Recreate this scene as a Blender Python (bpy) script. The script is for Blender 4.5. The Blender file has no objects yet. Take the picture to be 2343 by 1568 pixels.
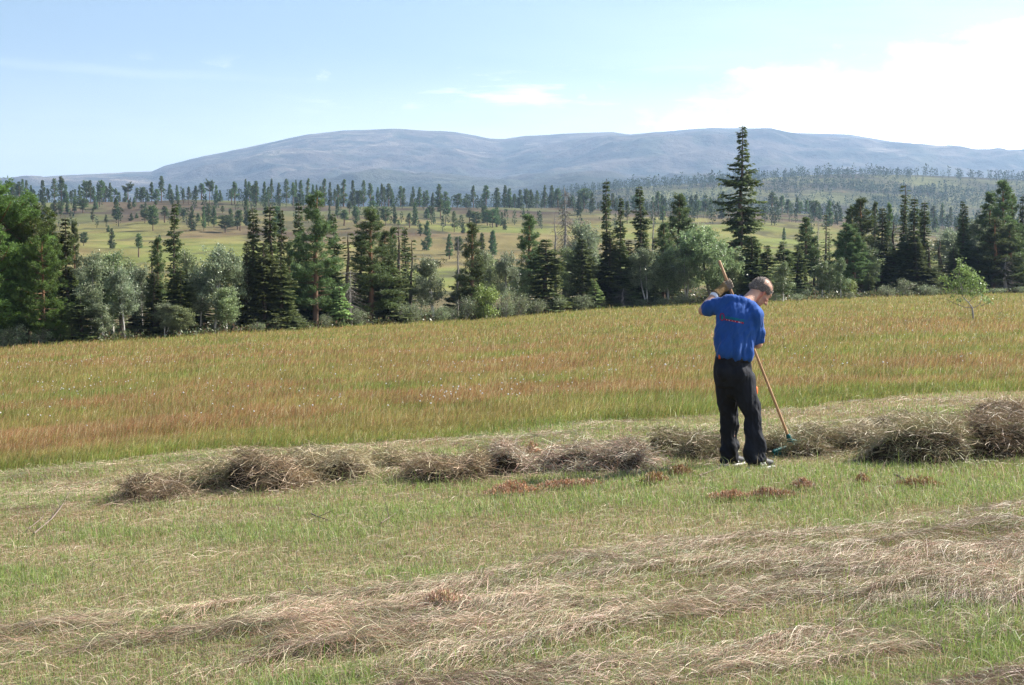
import bpy, math, random
import numpy as np
from mathutils import Vector, Matrix
from mathutils.bvhtree import BVHTree

SC = bpy.context.scene
COL = SC.collection
RNG = np.random.default_rng(7)
random.seed(7)

# ------------------------------------------------------------------ camera
F_PX, CX, CY = 1518.0, 512.0, 342.5          # focal length in pixels of a 1024 px wide frame
HORIZON = 285.0
PITCH = math.atan((CY - HORIZON) / F_PX)
CAM_Z = 1.65
cam_d = bpy.data.cameras.new('camera')
cam_d.sensor_width = 23.6
cam_d.lens = 23.6 * F_PX / 1024.0
cam_d.clip_start, cam_d.clip_end = 0.1, 40000.0
cam = bpy.data.objects.new('camera', cam_d)
COL.objects.link(cam)
cam.location = (0, 0, CAM_Z)
cam.rotation_euler = (math.radians(90) - PITCH, 0, 0)
SC.camera = cam

# ------------------------------------------------------------------ light, sky, exposure
SUN_EL = math.radians(40)
SUN_AZ = math.radians(66)                    # clockwise from +Y, towards +X
SUN_V = Vector((math.cos(SUN_EL) * math.sin(SUN_AZ), math.cos(SUN_EL) * math.cos(SUN_AZ), math.sin(SUN_EL)))
sun_d = bpy.data.lights.new('sun', 'SUN')
sun_d.energy = 5.0
sun_d.angle = math.radians(0.5)
sun_d.color = (1.0, 0.95, 0.86)
sun = bpy.data.objects.new('sun', sun_d)
COL.objects.link(sun)
sun.rotation_euler = (-SUN_V).to_track_quat('-Z', 'Y').to_euler()

SC.view_settings.view_transform = 'Standard'
SC.view_settings.look = 'None'
SC.view_settings.exposure = 1.5
SC.view_settings.gamma = 1.0
SC.view_settings.use_curve_mapping = False
SC.render.engine = 'CYCLES'
cy = SC.cycles
cy.max_bounces = 6
cy.diffuse_bounces = 3
cy.glossy_bounces = 2
cy.transmission_bounces = 4
cy.volume_bounces = 0
cy.transparent_max_bounces = 4
cy.sample_clamp_indirect = 4.0
cy.caustics_reflective = False
cy.caustics_refractive = False
cy.use_denoising = True
cy.denoiser = 'OPENIMAGEDENOISE'
cy.denoising_input_passes = 'RGB_ALBEDO_NORMAL'
cy.denoising_prefilter = 'NONE'
cy.use_adaptive_sampling = True
cy.adaptive_threshold = 0.015


class NT:
    """small helper to write node graphs"""
    def __init__(self, tree):
        self.t = tree
        tree.nodes.clear()

    def n(self, typ, ins=None, **kw):
        nd = self.t.nodes.new(typ)
        for k, v in kw.items():
            setattr(nd, k, v)
        for k, v in (ins or {}).items():
            self.set(nd, k, v)
        return nd

    def set(self, nd, k, v):
        s = nd.inputs[k]
        if isinstance(v, bpy.types.NodeSocket):
            self.t.links.new(v, s)
        else:
            s.default_value = v

    def m(self, op, a, b=0.0, c=0.0, clamp=False):
        nd = self.t.nodes.new('ShaderNodeMath')
        nd.operation = op
        nd.use_clamp = clamp
        for i, v in enumerate((a, b, c)):
            self.set(nd, i, v)
        return nd.outputs[0]

    def step(self, v, lo, hi):
        nd = self.t.nodes.new('ShaderNodeMapRange')
        nd.interpolation_type = 'SMOOTHSTEP'
        self.set(nd, 0, v)
        self.set(nd, 1, lo)
        self.set(nd, 2, hi)
        return nd.outputs[0]

    def mix(self, f, a, b, blend='MIX'):
        nd = self.t.nodes.new('ShaderNodeMix')
        nd.data_type = 'RGBA'
        nd.blend_type = blend
        self.set(nd, 0, f)
        self.set(nd, 6, a)
        self.set(nd, 7, b)
        return nd.outputs[2]

    def noise(self, vec, scale, detail=4, rough=0.55, dist=0.0):
        nd = self.n('ShaderNodeTexNoise', {'Scale': scale, 'Detail': detail, 'Roughness': rough, 'Distortion': dist})
        if vec is not None:
            self.t.links.new(vec, nd.inputs['Vector'])
        return nd.outputs[0]


world = bpy.data.worlds.new('World')
SC.world = world
world.use_nodes = True
w = NT(world.node_tree)
sky = w.n('ShaderNodeTexSky', sky_type='NISHITA', sun_disc=False, sun_elevation=SUN_EL, sun_rotation=SUN_AZ,
          altitude=300.0, air_density=1.0, dust_density=1.2, ozone_density=1.0)
tc = w.n('ShaderNodeTexCoord')
sp = w.n('ShaderNodeSeparateXYZ', {0: tc.outputs['Generated']})
az = w.m('ARCTAN2', sp.outputs[0], sp.outputs[1])
el = w.m('ARCSINE', sp.outputs[2])
vec = w.n('ShaderNodeCombineXYZ', {0: az, 1: w.m('MULTIPLY', el, 2.2), 2: 0.37}).outputs[0]
vec2 = w.n('ShaderNodeCombineXYZ', {0: az, 1: w.m('MULTIPLY', el, 7.0), 2: 1.7}).outputs[0]
n1 = w.noise(vec, 14.0, 7, 0.6)
n2 = w.noise(vec, 38.0, 5, 0.6)
n3 = w.noise(vec2, 9.0, 6, 0.6)
# the bank of white cumulus low in the right half of the sky
top = w.m('ADD', w.m('MULTIPLY_ADD', w.m('SUBTRACT', az, 0.10), 0.19, 0.128),
          w.m('MULTIPLY', w.m('SUBTRACT', n1, 0.5), 0.075))
bank = w.step(w.m('SUBTRACT', top, el), -0.004, w.m('MULTIPLY_ADD', n2, 0.085, -0.008))
side = w.step(w.m('ADD', az, w.m('MULTIPLY', w.m('SUBTRACT', n2, 0.5), 0.16)), 0.055, 0.135)
bank = w.m('MULTIPLY', bank, side)
# thin veil under it that fades out to the left
veil = w.m('MULTIPLY', w.step(el, 0.16, 0.05), w.m('MULTIPLY_ADD', w.step(az, -0.30, 0.18), 0.65, 0.40))
veil = w.m('MULTIPLY', veil, w.m('MULTIPLY_ADD', n3, 0.7, 0.45), clamp=True)
# broken wisps
wis = w.m('MULTIPLY', w.step(n3, 0.46, 0.66), w.m('MULTIPLY', w.m('MULTIPLY', w.step(el, 0.092, 0.106), w.step(el, 0.148, 0.130)), w.step(az, -0.22, -0.02)))
line = w.m('ABSOLUTE', w.m('SUBTRACT', el, w.m('ADD', w.m('MULTIPLY_ADD', az, -0.028, 0.1275), w.m('MULTIPLY', w.m('SUBTRACT', n1, 0.5), 0.010))))
line = w.m('MULTIPLY', w.step(line, 0.0065, 0.0), w.m('MULTIPLY', w.step(az, 0.14, 0.02), w.m('MULTIPLY_ADD', n3, 0.9, 0.0)))
wis = w.m('MAXIMUM', wis, w.m('MULTIPLY', line, 0.40))
puf = w.m('MULTIPLY', w.step(n1, 0.60, 0.70), w.m('MULTIPLY', w.step(el, 0.10, 0.115), w.step(el, 0.150, 0.13)))
cl = w.m('MAXIMUM', bank, w.m('MAXIMUM', w.m('MAXIMUM', w.m('MULTIPLY', veil, 0.8), w.m('MULTIPLY', w.m('MULTIPLY', w.step(az, -0.12, 0.36), w.step(el, 0.26, 0.11)), w.m('MULTIPLY_ADD', n3, 0.35, 0.06))), w.m('MAXIMUM', w.m('MULTIPLY', wis, 0.50), w.m('MULTIPLY', puf, 0.35))))
cl = w.m('MULTIPLY', cl, w.step(el, 0.6, 0.3))
SKY_CLOUD = 13.0
col = w.mix(cl, sky.outputs[0], (SKY_CLOUD, SKY_CLOUD, SKY_CLOUD * 1.02, 1))
bg = w.n('ShaderNodeBackground', {0: col, 1: 0.058})
wo = w.n('ShaderNodeOutputWorld', {0: bg.outputs[0]})

# ------------------------------------------------------------------ helpers: noise, projection, meshes
def _hash(ix, iy, seed):
    h = (ix.astype(np.int64) * 374761393 + iy.astype(np.int64) * 668265263 + seed * 1442695041) & 0xFFFFFFFF
    h = ((h ^ (h >> 13)) * 1274126177) & 0xFFFFFFFF
    h = h ^ (h >> 16)
    return (h & 0xFFFFFF) / float(0xFFFFFF)


def vnoise(x, y, seed=0):
    x = np.asarray(x, float); y = np.asarray(y, float)
    ix = np.floor(x); iy = np.floor(y)
    fx = x - ix; fy = y - iy
    fx = fx * fx * (3 - 2 * fx); fy = fy * fy * (3 - 2 * fy)
    a = _hash(ix, iy, seed); b = _hash(ix + 1, iy, seed)
    c = _hash(ix, iy + 1, seed); d = _hash(ix + 1, iy + 1, seed)
    return (a * (1 - fx) + b * fx) * (1 - fy) + (c * (1 - fx) + d * fx) * fy


def fbm(x, y, seed=0, oct=4, gain=0.5):
    s = 0.0; amp = 1.0; tot = 0.0
    for i in range(oct):
        s = s + amp * vnoise(x * 2 ** i + 17.3 * i, y * 2 ** i - 9.1 * i, seed + i)
        tot += amp; amp *= gain
    return s / tot


def sstep(x, a, b):
    t = np.clip((x - a) / (b - a), 0, 1)
    return t * t * (3 - 2 * t)


def mesh(name, V, F, mat=None, colr=None, parent=None, smooth=False):
    """one mesh object from numpy arrays; F is one (n,k) array or a list of them"""
    if not isinstance(F, (list, tuple)):
        F = [F]
    F = [np.asarray(f, np.int32) for f in F if len(f)]
    V = np.asarray(V, np.float32)
    me = bpy.data.meshes.new(name)
    me.vertices.add(len(V))
    me.vertices.foreach_set('co', V.ravel())
    loops = np.concatenate([f.ravel() for f in F])
    me.loops.add(len(loops))
    me.loops.foreach_set('vertex_index', loops)
    sizes = np.concatenate([np.full(len(f), f.shape[1], np.int32) for f in F])
    starts = np.concatenate([[0], np.cumsum(sizes)[:-1]]).astype(np.int32)
    me.polygons.add(len(sizes))
    me.polygons.foreach_set('loop_start', starts)
    if smooth:
        me.polygons.foreach_set('use_smooth', np.ones(len(sizes), bool))
    me.update(calc_edges=True)
    if colr is not None:
        c = np.ones((len(V), 4), np.float32)
        c[:, :3] = colr
        at = me.color_attributes.new('Col', 'FLOAT_COLOR', 'POINT')
        at.data.foreach_set('color', c.ravel())
    if mat is not None:
        me.materials.append(mat)
    o = bpy.data.objects.new(name, me)
    COL.objects.link(o)
    if parent is not None:
        o.parent = parent
    return o


def empty(name, loc=(0, 0, 0)):
    o = bpy.data.objects.new(name, None)
    o.empty_display_size = 0.2
    COL.objects.link(o)
    o.location = loc
    return o


def tag(o, label=None, cat=None, group=None, kind=None):
    for k, v in (('label', label), ('category', cat), ('group', group), ('kind', kind)):
        if v:
            o[k] = v
    return o


class Acc:
    """collects vertices, triangles/quads and colours"""
    def __init__(self):
        self.v, self.f, self.c, self.n = [], {}, [], 0

    def add(self, V, F, C=None):
        V = np.asarray(V, float).reshape(-1, 3)
        F = np.asarray(F, np.int64)
        self.v.append(V)
        self.f.setdefault(F.shape[1], []).append(F + self.n)
        if C is not None:
            C = np.asarray(C, float)
            if C.ndim == 1:
                C = np.tile(C, (len(V), 1))
            self.c.append(C)
        self.n += len(V)

    def build(self, name, mat=None, parent=None, smooth=False):
        V = np.concatenate(self.v)
        F = [np.concatenate(x) for x in self.f.values()]
        C = np.concatenate(self.c) if self.c else None
        return mesh(name, V, F, mat, C, parent, smooth)


def unit(v):
    v = np.asarray(v, float)
    return v / np.maximum(np.linalg.norm(v, axis=-1, keepdims=True), 1e-9)


def ray(px, py):
    """direction with y = 1 for a pixel of the 1024 x 685 frame"""
    px = np.asarray(px, float); py = np.asarray(py, float)
    c, s = math.cos(PITCH), math.sin(PITCH)
    dx = (px - CX) / F_PX
    up = (CY - py) / F_PX
    y = c + up * s
    z = -s + up * c
    return dx / y, z / y


DISP = 1024.0 / 2342.0     # I measured the photo at 2342 px wide

# ------------------------------------------------------------------ terrain
_gu = [-0.75, -0.337, -0.254, -0.18, -0.024, 0.065, 0.152, 0.25, 0.337, 0.75]
_gg = [-0.020, -0.016, -0.0115, -0.0075, -0.003, 0.003, 0.0068, 0.0092, 0.0104, 0.012]
_eu = [-0.75, -0.337, -0.254, -0.18, -0.024, 0.065, 0.183, 0.337, 0.75]
_ee = [60, 65.5, 65.5, 68.5, 82, 91, 89, 105, 120]
_mu = [-0.75, -0.337, -0.163, -0.0586, 0.028, 0.133, 0.272, 0.337, 0.75]
_me = [12.5, 15.2, 16.4, 16.75, 17.7, 17.7, 20.1, 20.5, 24.0]


def edge_d(u):
    return np.interp(u, _eu, _ee)


def mow_d(u):
    return np.interp(u, _mu, _me)


_rx = [-400, 0, 110, 220, 350, 437, 568, 656, 743, 830, 900, 1024, 1400]
_rr = [203, 195, 195, 195.5, 200, 202.5, 206, 210, 212, 216, 224, 234, 240]
_fx = [-400, 400, 520, 560, 612, 700, 743, 830, 900, 960, 1024, 1400]
_fr = [224, 222, 205, 194, 188.5, 183, 179.5, 174.5, 175, 177, 180, 186]
_mx = [-400, 0, 26, 87, 153, 166, 205, 245, 306, 345, 393, 424, 455, 490, 505, 525, 581, 612, 630, 656, 708, 743, 769, 787, 800, 848, 887, 940, 975, 1024, 1400]
_mr = [190, 181.5, 178.4, 174, 171.4, 166, 156.5, 148.6, 135.5, 131.2, 129.4, 131, 132.5, 139, 139.5, 136.8, 133.3, 132.5, 135, 132.5, 128.5, 129, 128.5, 132.5, 133.8, 135, 141, 146, 151.3, 149.5, 158]


def H(x, y):
    """height of the ground sheet (meadow, tree belt, opposite hillside)"""
    x = np.asarray(x, float); y = np.asarray(y, float)
    yy = np.maximum(y, 5.0)
    u = np.clip(x / yy, -0.75, 0.75)
    d = yy
    e = edge_d(u)
    z = d * np.interp(u, _gu, _gg)
    z_end = (e + 22) * np.interp(u, _gu, _gg)
    b = np.interp(u, [-0.1, 0.12, 0.16, 0.4], [0, 0.35, 0.8, 0.75])
    z = np.where(d > e + 22, z_end, z) + b * sstep(d, e, e + 18)
    row = np.interp(CX + u * F_PX, _rx, _rr)
    zr = CAM_Z + (HORIZON - row) * 600 / F_PX
    dip = -1.6 * sstep(d, e + 25, e + 60)
    p = np.interp(d, [150, 230, 400, 520, 600, 640, 760], [0, 0.12, 0.51, 0.84, 1.0, 0.99, 0.6])
    z = z + dip + p * zr * np.interp(u, [-0.75, 0.75], [1, 1])
    # tussocks and undulation
    z = z + (fbm(x * 0.5, y * 0.5, 3, 3) - 0.5) * 0.10 * sstep(d, 5, 9) * sstep(d, 200, 100)
    z = z + (fbm(x / 60.0, y / 60.0, 5, 4) - 0.5) * 5.0 * sstep(d, 180, 330) * sstep(d, 640, 560)
    return z


def at_row(u, row, dmin, dmax):
    """distance at which the sight line of a pixel row meets the ground, or None"""
    px = CX + u * F_PX
    ux, uz = ray(px, row)
    d = np.linspace(dmin, dmax, 1500)
    zz = CAM_Z + uz * d
    g = H(ux * d, d)
    hit = np.nonzero(zz <= g)[0]
    return (float(d[hit[0]]), float(ux)) if len(hit) else (None, float(ux))


def gp(X, Y):
    """ground point under a point of the photo (2342 px wide measure), near field"""
    px, py = X * DISP, Y * DISP
    d, ux = at_row((px - CX) / F_PX, py, 4.0, 120.0)
    if d is None:
        d = 120.0
    x = ux * d
    return np.array([x, d, float(H(x, d))])

# ------------------------------------------------------------------ materials
def mat_leaf(name, transl=0.35, rough=0.55, spec=0.25, hue=0.0, val=0.12, nscale=0.0):
    m = bpy.data.materials.new(name)
    m.use_nodes = True
    t = NT(m.node_tree)
    a = t.n('ShaderNodeAttribute', attribute_name='Col').outputs[0]
    oi = t.n('ShaderNodeObjectInfo').outputs['Random']
    hs = t.n('ShaderNodeHueSaturation', {'Hue': t.m('MULTIPLY_ADD', oi, hue, 0.5 - hue / 2), 'Saturation': 1.0,
                                         'Value': t.m('MULTIPLY_ADD', oi, val * 2, 1 - val), 'Color': a}).outputs[0]
    if nscale:
        tcn = t.n('ShaderNodeTexCoord').outputs['Object']
        nn = t.noise(tcn, nscale, 3)
        hs = t.mix(1.0, hs, t.n('ShaderNodeCombineColor', {0: t.m('MULTIPLY_ADD', nn, 1.0, 0.5), 1: t.m('MULTIPLY_ADD', nn, 1.0, 0.5), 2: t.m('MULTIPLY_ADD', nn, 1.0, 0.5)}).outputs[0], 'MULTIPLY')
    p = t.n('ShaderNodeBsdfPrincipled', {'Base Color': hs, 'Roughness': rough, 'Specular IOR Level': spec})
    tr = t.n('ShaderNodeBsdfTranslucent', {'Color': hs})
    mx = t.n('ShaderNodeMixShader', {0: transl, 1: p.outputs[0], 2: tr.outputs[0]})
    t.n('ShaderNodeOutputMaterial', {0: mx.outputs[0]})
    return m


def mat_solid(name, colr, rough=0.8, spec=0.2, var=0.25, scale=6.0, bump=0.0, bscale=30.0, stretch=(1, 1, 1), use_attr=False, sheen=0.0):
    m = bpy.data.materials.new(name)
    m.use_nodes = True
    t = NT(m.node_tree)
    tcn = t.n('ShaderNodeTexCoord').outputs['Object']
    mp = t.n('ShaderNodeMapping', {'Vector': tcn, 'Scale': stretch}).outputs[0]
    nn = t.noise(mp, scale, 5)
    base = t.n('ShaderNodeAttribute', attribute_name='Col').outputs[0] if use_attr else (*colr, 1)
    k = t.m('MULTIPLY_ADD', nn, 2 * var, 1 - var)
    c = t.mix(1.0, base, t.n('ShaderNodeCombineColor', {0: k, 1: k, 2: k}).outputs[0], 'MULTIPLY')
    ins = {'Base Color': c, 'Roughness': rough, 'Specular IOR Level': spec}
    if sheen:
        ins['Sheen Weight'] = sheen
        ins['Sheen Roughness'] = 0.4
    p = t.n('ShaderNodeBsdfPrincipled', ins)
    if bump:
        b = t.n('ShaderNodeBump', {'Strength': bump, 'Distance': 0.01, 'Height': t.noise(mp, bscale, 4)})
        t.t.links.new(b.outputs[0], p.inputs['Normal'])
    t.n('ShaderNodeOutputMaterial', {0: p.outputs[0]})
    return m


M = {}
M['grass'] = mat_leaf('grass_blades', 0.42, 0.5, 0.3)
M['hay'] = mat_leaf('dry_hay', 0.12, 0.5, 0.35)
M['needles'] = mat_leaf('conifer_needles', 0.32, 0.55, 0.25, hue=0.045, val=0.3)
M['leaves'] = mat_leaf('birch_leaves', 0.38, 0.42, 0.35, hue=0.03, val=0.15)
M['far_trees'] = mat_leaf('far_trees', 0.2, 0.7, 0.1)
M['bark'] = mat_solid('conifer_bark', (0.1, 0.08, 0.06), 0.9, 0.1, 0.4, 14, 0.6, 40, (1, 1, 0.25), use_attr=True)
M['birch_bark'] = mat_solid('birch_bark', (0.5, 0.48, 0.44), 0.75, 0.2, 0.55, 9, 0.3, 30, (1, 1, 2.5), use_attr=True)
M['soil'] = mat_solid('meadow_ground', (0.1, 0.08, 0.04), 0.95, 0.05, 0.45, 2.0, 0.8, 14, (1, 1.6, 1), use_attr=True)


def mat_hill(name, a, b, c, s1, s2):
    """patchy ground seen from far off: three real ground colours by noise, flattened bands"""
    m = bpy.data.materials.new(name)
    m.use_nodes = True
    t = NT(m.node_tree)
    tcn = t.n('ShaderNodeTexCoord').outputs['Object']
    n1 = t.noise(tcn, s1, 8, 0.62)
    n2 = t.noise(tcn, s2, 8, 0.65)
    at = t.n('ShaderNodeAttribute', attribute_name='Col').outputs[0]
    k = t.mix(t.step(n1, 0.42, 0.6), (*a, 1), (*b, 1))
    k = t.mix(t.step(n2, 0.60, 0.72), k, (*c, 1))
    k = t.mix(1.0, k, at, 'MULTIPLY')
    p = t.n('ShaderNodeBsdfPrincipled', {'Base Color': k, 'Roughness': 0.95, 'Specular IOR Level': 0.05})
    bm_ = t.n('ShaderNodeBump', {'Strength': 1.0, 'Distance': 0.35 / s2, 'Height': n2})
    t.t.links.new(bm_.outputs[0], p.inputs['Normal'])
    t.n('ShaderNodeOutputMaterial', {0: p.outputs[0]})
    return m


# ------------------------------------------------------------------ ground, hills, mountain
def polar_sheet(name, th, rr, hfun, mat, cfun, kind='structure', closed=False, centre=False):
    T, R = np.meshgrid(th, rr)
    X = np.sin(T) * R
    Y = np.cos(T) * R
    Z = hfun(X, Y)
    V = np.stack([X, Y, Z], -1).reshape(-1, 3)
    nr, nt = X.shape
    i, j = np.meshgrid(np.arange(nr - 1), np.arange(nt if closed else nt - 1), indexing='ij')
    j2 = (j + 1) % nt
    F = np.stack([i * nt + j, i * nt + j2, (i + 1) * nt + j2, (i + 1) * nt + j], -1).reshape(-1, 4)[:, ::-1]
    Fs = [F]
    C = cfun(V[:, 0], V[:, 1], V[:, 2])
    if centre:
        k = len(V)
        V = np.concatenate([V, [[0, 0, float(hfun(np.array([0.]), np.array([0.]))[0])]]])
        C = np.concatenate([C, C[:1]])
        jj = np.arange(nt)
        Fs.append(np.stack([(jj + 1) % nt, jj, np.full(nt, k)], -1)[:, ::-1])
    o = mesh(name, V, Fs, mat, C, None, True)
    tag(o, kind=kind)
    return o


def mixc(a, b, t):
    t = np.asarray(t)[..., None]
    return np.asarray(a) * (1 - t) + np.asarray(b) * t


def ground_col(x, y, z):
    yy = np.maximum(y, 5)
    u = np.clip(x / yy, -0.75, 0.75)
    e = edge_d(u)
    mo = mow_d(u)
    n = fbm(x * 0.9, y * 0.9, 31, 4)
    c = mixc((0.17, 0.125, 0.065), (0.15, 0.14, 0.055), sstep(n, 0.35, 0.65))
    c = mixc(c, (0.15, 0.115, 0.04), sstep(yy, mo, mo + 0.6))
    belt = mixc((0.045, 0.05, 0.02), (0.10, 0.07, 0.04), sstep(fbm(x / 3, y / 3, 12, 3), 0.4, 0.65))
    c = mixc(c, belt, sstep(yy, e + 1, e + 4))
    # opposite hillside: green-yellow bog low down, brown heath above, rust-coloured rim between
    nb = fbm(x / 55.0, y / 55.0, 41, 4)
    nf = fbm(x / 16.0, y / 10.0, 43, 4)
    bog = mixc((0.12, 0.135, 0.038), (0.15, 0.14, 0.048), sstep(nf, 0.35, 0.65))
    bog = mixc(bog, (0.15, 0.105, 0.055), sstep(nb, 0.50, 0.64) * 0.6)
    heath = mixc((0.082, 0.062, 0.04), (0.05, 0.038, 0.028), sstep(nf, 0.42, 0.62))
    heath = mixc(heath, (0.09, 0.10, 0.04), sstep(fbm(x / 24.0, y / 30.0, 47, 4), 0.42, 0.62) * 0.85)
    lim = np.interp(u, [-0.4, -0.25, -0.15, 0.0, 0.1, 0.25, 0.4], [400, 405, 400, 455, 480, 430, 380])
    k = sstep(yy + (nb - 0.5) * 220 + (nf - 0.5) * 60, lim - 25, lim + 25)
    rim = np.exp(-((yy + (nb - 0.5) * 220 - lim) / 30.0) ** 2)
    hill = mixc(mixc(bog, heath, k), (0.13, 0.085, 0.05), rim * 0.4)
    ft = fbm(x / 5.0, y / 9.0, 49, 4, 0.6)
    hill = hill * (0.55 + 0.9 * ft)[:, None]
    hill = mixc(hill, (0.055, 0.05, 0.03), sstep(fbm(x / 9.0, y / 13.0, 50, 4, 0.6), 0.56, 0.66) * 0.75)
    low = mixc((0.09, 0.09, 0.04), (0.12, 0.085, 0.05), nf)
    hill = mixc(low, hill, sstep(yy, 185 + (nb - 0.5) * 60, 205 + (nb - 0.5) * 60))
    return mixc(c, hill, sstep(yy, e + 30, e + 45))


thf = np.linspace(-0.62, 0.62, 620)
thb = np.linspace(0.62, 2 * math.pi - 0.62, 90)[1:-1]
rr = np.concatenate([np.geomspace(1.0, 26, 150), np.geomspace(26, 140, 110)[1:], np.linspace(140, 760, 230)[1:]])
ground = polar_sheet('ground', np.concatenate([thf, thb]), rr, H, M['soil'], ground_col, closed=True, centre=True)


def H_hill(x, y):
    d = np.maximum(y, 300.0)
    u = np.clip(x / d, -0.9, 0.9)
    row = np.interp(CX + u * F_PX, _fx, _fr)
    zr = CAM_Z + (HORIZON - row) * 1500 / F_PX
    r = np.hypot(x, y)
    p = np.interp(d, [700, 830, 1000, 1200, 1400, 1500, 1600, 2300, 2900], [-0.15, -0.02, 0.22, 0.55, 0.90, 1.0, 0.97, 0.4, 0.05])
    z = p * zr + (fbm(x / 170.0, y / 170.0, 61, 5) - 0.5) * 26 * sstep(d, 760, 1000) * sstep(d, 1480, 1300)
    z = np.where(y > 500, z, -12.0 + 0 * z)
    return z - 40 * sstep(r, 3000, 5200)


def hill_col(x, y, z):
    n = fbm(x / 60.0, y / 60.0, 71, 4)
    return mixc((0.75, 0.75, 0.75), (1.15, 1.15, 1.1), sstep(n, 0.3, 0.7))


M['hill'] = mat_hill('far_hill_ground', (0.065, 0.058, 0.036), (0.115, 0.12, 0.05), (0.15, 0.115, 0.06), 0.011, 0.03)
thf2 = np.linspace(-0.7, 0.7, 420)
thb2 = np.linspace(0.7, 2 * math.pi - 0.7, 70)[1:-1]
hills = polar_sheet('hills', np.concatenate([thf2, thb2]), np.concatenate([np.linspace(690, 1650, 150), np.geomspace(1650, 12500, 40)[1:]]),
                    H_hill, M['hill'], hill_col, closed=True)


MS = 0.62


def H_mtn(x, y):
    return MS * H_mtn8(np.asarray(x) / MS, np.asarray(y) / MS)


def H_mtn8(x, y):
    d = np.maximum(y, 500.0)
    u = np.clip(x / d, -0.9, 0.9)
    row = np.interp(CX + u * F_PX, _mx, _mr)
    zr = CAM_Z + (HORIZON - row) * 8000 / F_PX
    p = np.interp(d, [2600, 3400, 4300, 5200, 6200, 7000, 7600, 8000, 8500, 10000], [-0.05, 0.10, 0.27, 0.44, 0.65, 0.82, 0.94, 1.0, 0.97, 0.6])
    env = sstep(d, 2800, 4500) * sstep(d, 7900, 6300)
    rel = (fbm(x / 1500.0 + 0.35 * y / 1500.0, y / 1100.0, 81, 6, 0.55) - 0.5)
    rid = 1 - np.abs(fbm(x / 700.0, y / 500.0, 85, 5) - 0.5) * 2
    z = p * zr + env * (rel * 300 + (rid - 0.75) * 85 + (fbm(x / 160.0, y / 120.0, 88, 4) - 0.5) * 26)
    z = z + (fbm(x / 90.0, y / 90.0, 89, 3) - 0.5) * 6 * sstep(d, 7000, 7800)
    return z


def mtn_col(x, y, z):
    x, y, z = x / MS, y / MS, z / MS
    # forest low down, bare heath and rock higher up
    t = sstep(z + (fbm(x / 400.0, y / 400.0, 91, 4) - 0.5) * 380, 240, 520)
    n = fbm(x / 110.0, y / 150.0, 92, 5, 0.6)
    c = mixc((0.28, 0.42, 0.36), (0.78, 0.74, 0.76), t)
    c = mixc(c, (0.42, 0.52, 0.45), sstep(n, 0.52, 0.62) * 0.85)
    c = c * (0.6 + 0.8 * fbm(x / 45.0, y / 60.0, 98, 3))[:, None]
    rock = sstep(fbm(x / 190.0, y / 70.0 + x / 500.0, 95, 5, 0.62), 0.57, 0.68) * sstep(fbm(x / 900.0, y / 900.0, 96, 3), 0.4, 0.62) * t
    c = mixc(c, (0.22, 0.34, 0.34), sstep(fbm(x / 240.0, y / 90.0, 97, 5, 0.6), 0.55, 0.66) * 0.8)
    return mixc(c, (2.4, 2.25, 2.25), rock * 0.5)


M['mountain'] = mat_hill('mountain_ground', (0.085, 0.075, 0.06), (0.13, 0.115, 0.09), (0.18, 0.155, 0.14), 0.0035, 0.018)
mountain = polar_sheet('mountain', np.linspace(-0.60, 0.60, 1150), MS * np.concatenate([np.linspace(2600, 8100, 330), np.linspace(8150, 10500, 14)]),
                       H_mtn, M['mountain'], mtn_col)

# ------------------------------------------------------------------ grass and hay
def blades(P, h, wid, az, lean, c0, c1, rng=RNG):
    """grass blades: bent tapering strips, 5 vertices and 3 triangles each"""
    n = len(P)
    D = np.stack([np.cos(az), np.sin(az), np.zeros(n)], -1)
    fa = rng.uniform(0, 2 * np.pi, n)
    S = np.stack([np.cos(fa), np.sin(fa), np.zeros(n)], -1)
    up = np.array([0, 0, 1.0])
    h_ = h[:, None]; l_ = lean[:, None]; w_ = wid[:, None]
    m = P + up * h_ * 0.52 + D * h_ * l_ * 0.28
    t = P + up * h_ * (1 - 0.35 * l_) + D * h_ * l_
    V = np.stack([P - S * w_ / 2, P + S * w_ / 2, m - S * w_ * 0.4, m + S * w_ * 0.4, t], 1).reshape(-1, 3)
    b = np.arange(n)[:, None] * 5
    F = np.concatenate([b + [0, 1, 3], b + [0, 3, 2], b + [2, 3, 4]], 0)
    cm = (c0 + c1) / 2
    C = np.stack([c0, c0, cm, cm, c1], 1).reshape(-1, 3)
    return V, F, C


def strands(P, wid, colr, tilt=0.5, rng=RNG):
    """ribbons through the points P (n,k,3)"""
    n, k, _ = P.shape
    T = np.gradient(P, axis=1)
    S = np.cross(T, np.array([0, 0, 1.0]))
    S = unit(S + 1e-6)
    N = unit(np.cross(S, T))
    a = rng.uniform(-tilt, tilt, (n, 1, 1)) * np.pi
    S = S * np.cos(a) + N * np.sin(a)
    ww = (wid[:, None] * np.linspace(1.0, 0.35, k)[None, :])[..., None] / 2
    V = np.stack([P - S * ww, P + S * ww], 2).reshape(-1, 3)
    i = np.arange(n)[:, None] * (2 * k) + np.arange(k - 1)[None, :] * 2
    i = i.reshape(-1, 1)
    F = np.concatenate([i + [0, 1, 3, 2]], 0)
    C = np.repeat(colr, 2 * k, axis=0)
    return V, F, C


def screen_pts(n, r0, r1, rng, um=0.40):
    """ground points spread evenly over the picture between two pixel rows (denser near, sparser far)"""
    row = rng.uniform(r0, r1, n)
    u = rng.uniform(-um, um, n)
    c, s = math.cos(PITCH), math.sin(PITCH)
    up = (CY - row) / F_PX
    k = (-s + up * c) / (c + up * s)
    d = np.full(n, 15.0)
    for _ in range(8):
        g = np.interp(u, _gu, _gg)
        d = CAM_Z / np.maximum(g - k, 1e-3)
    x = u * d
    return x, d, u


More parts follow.
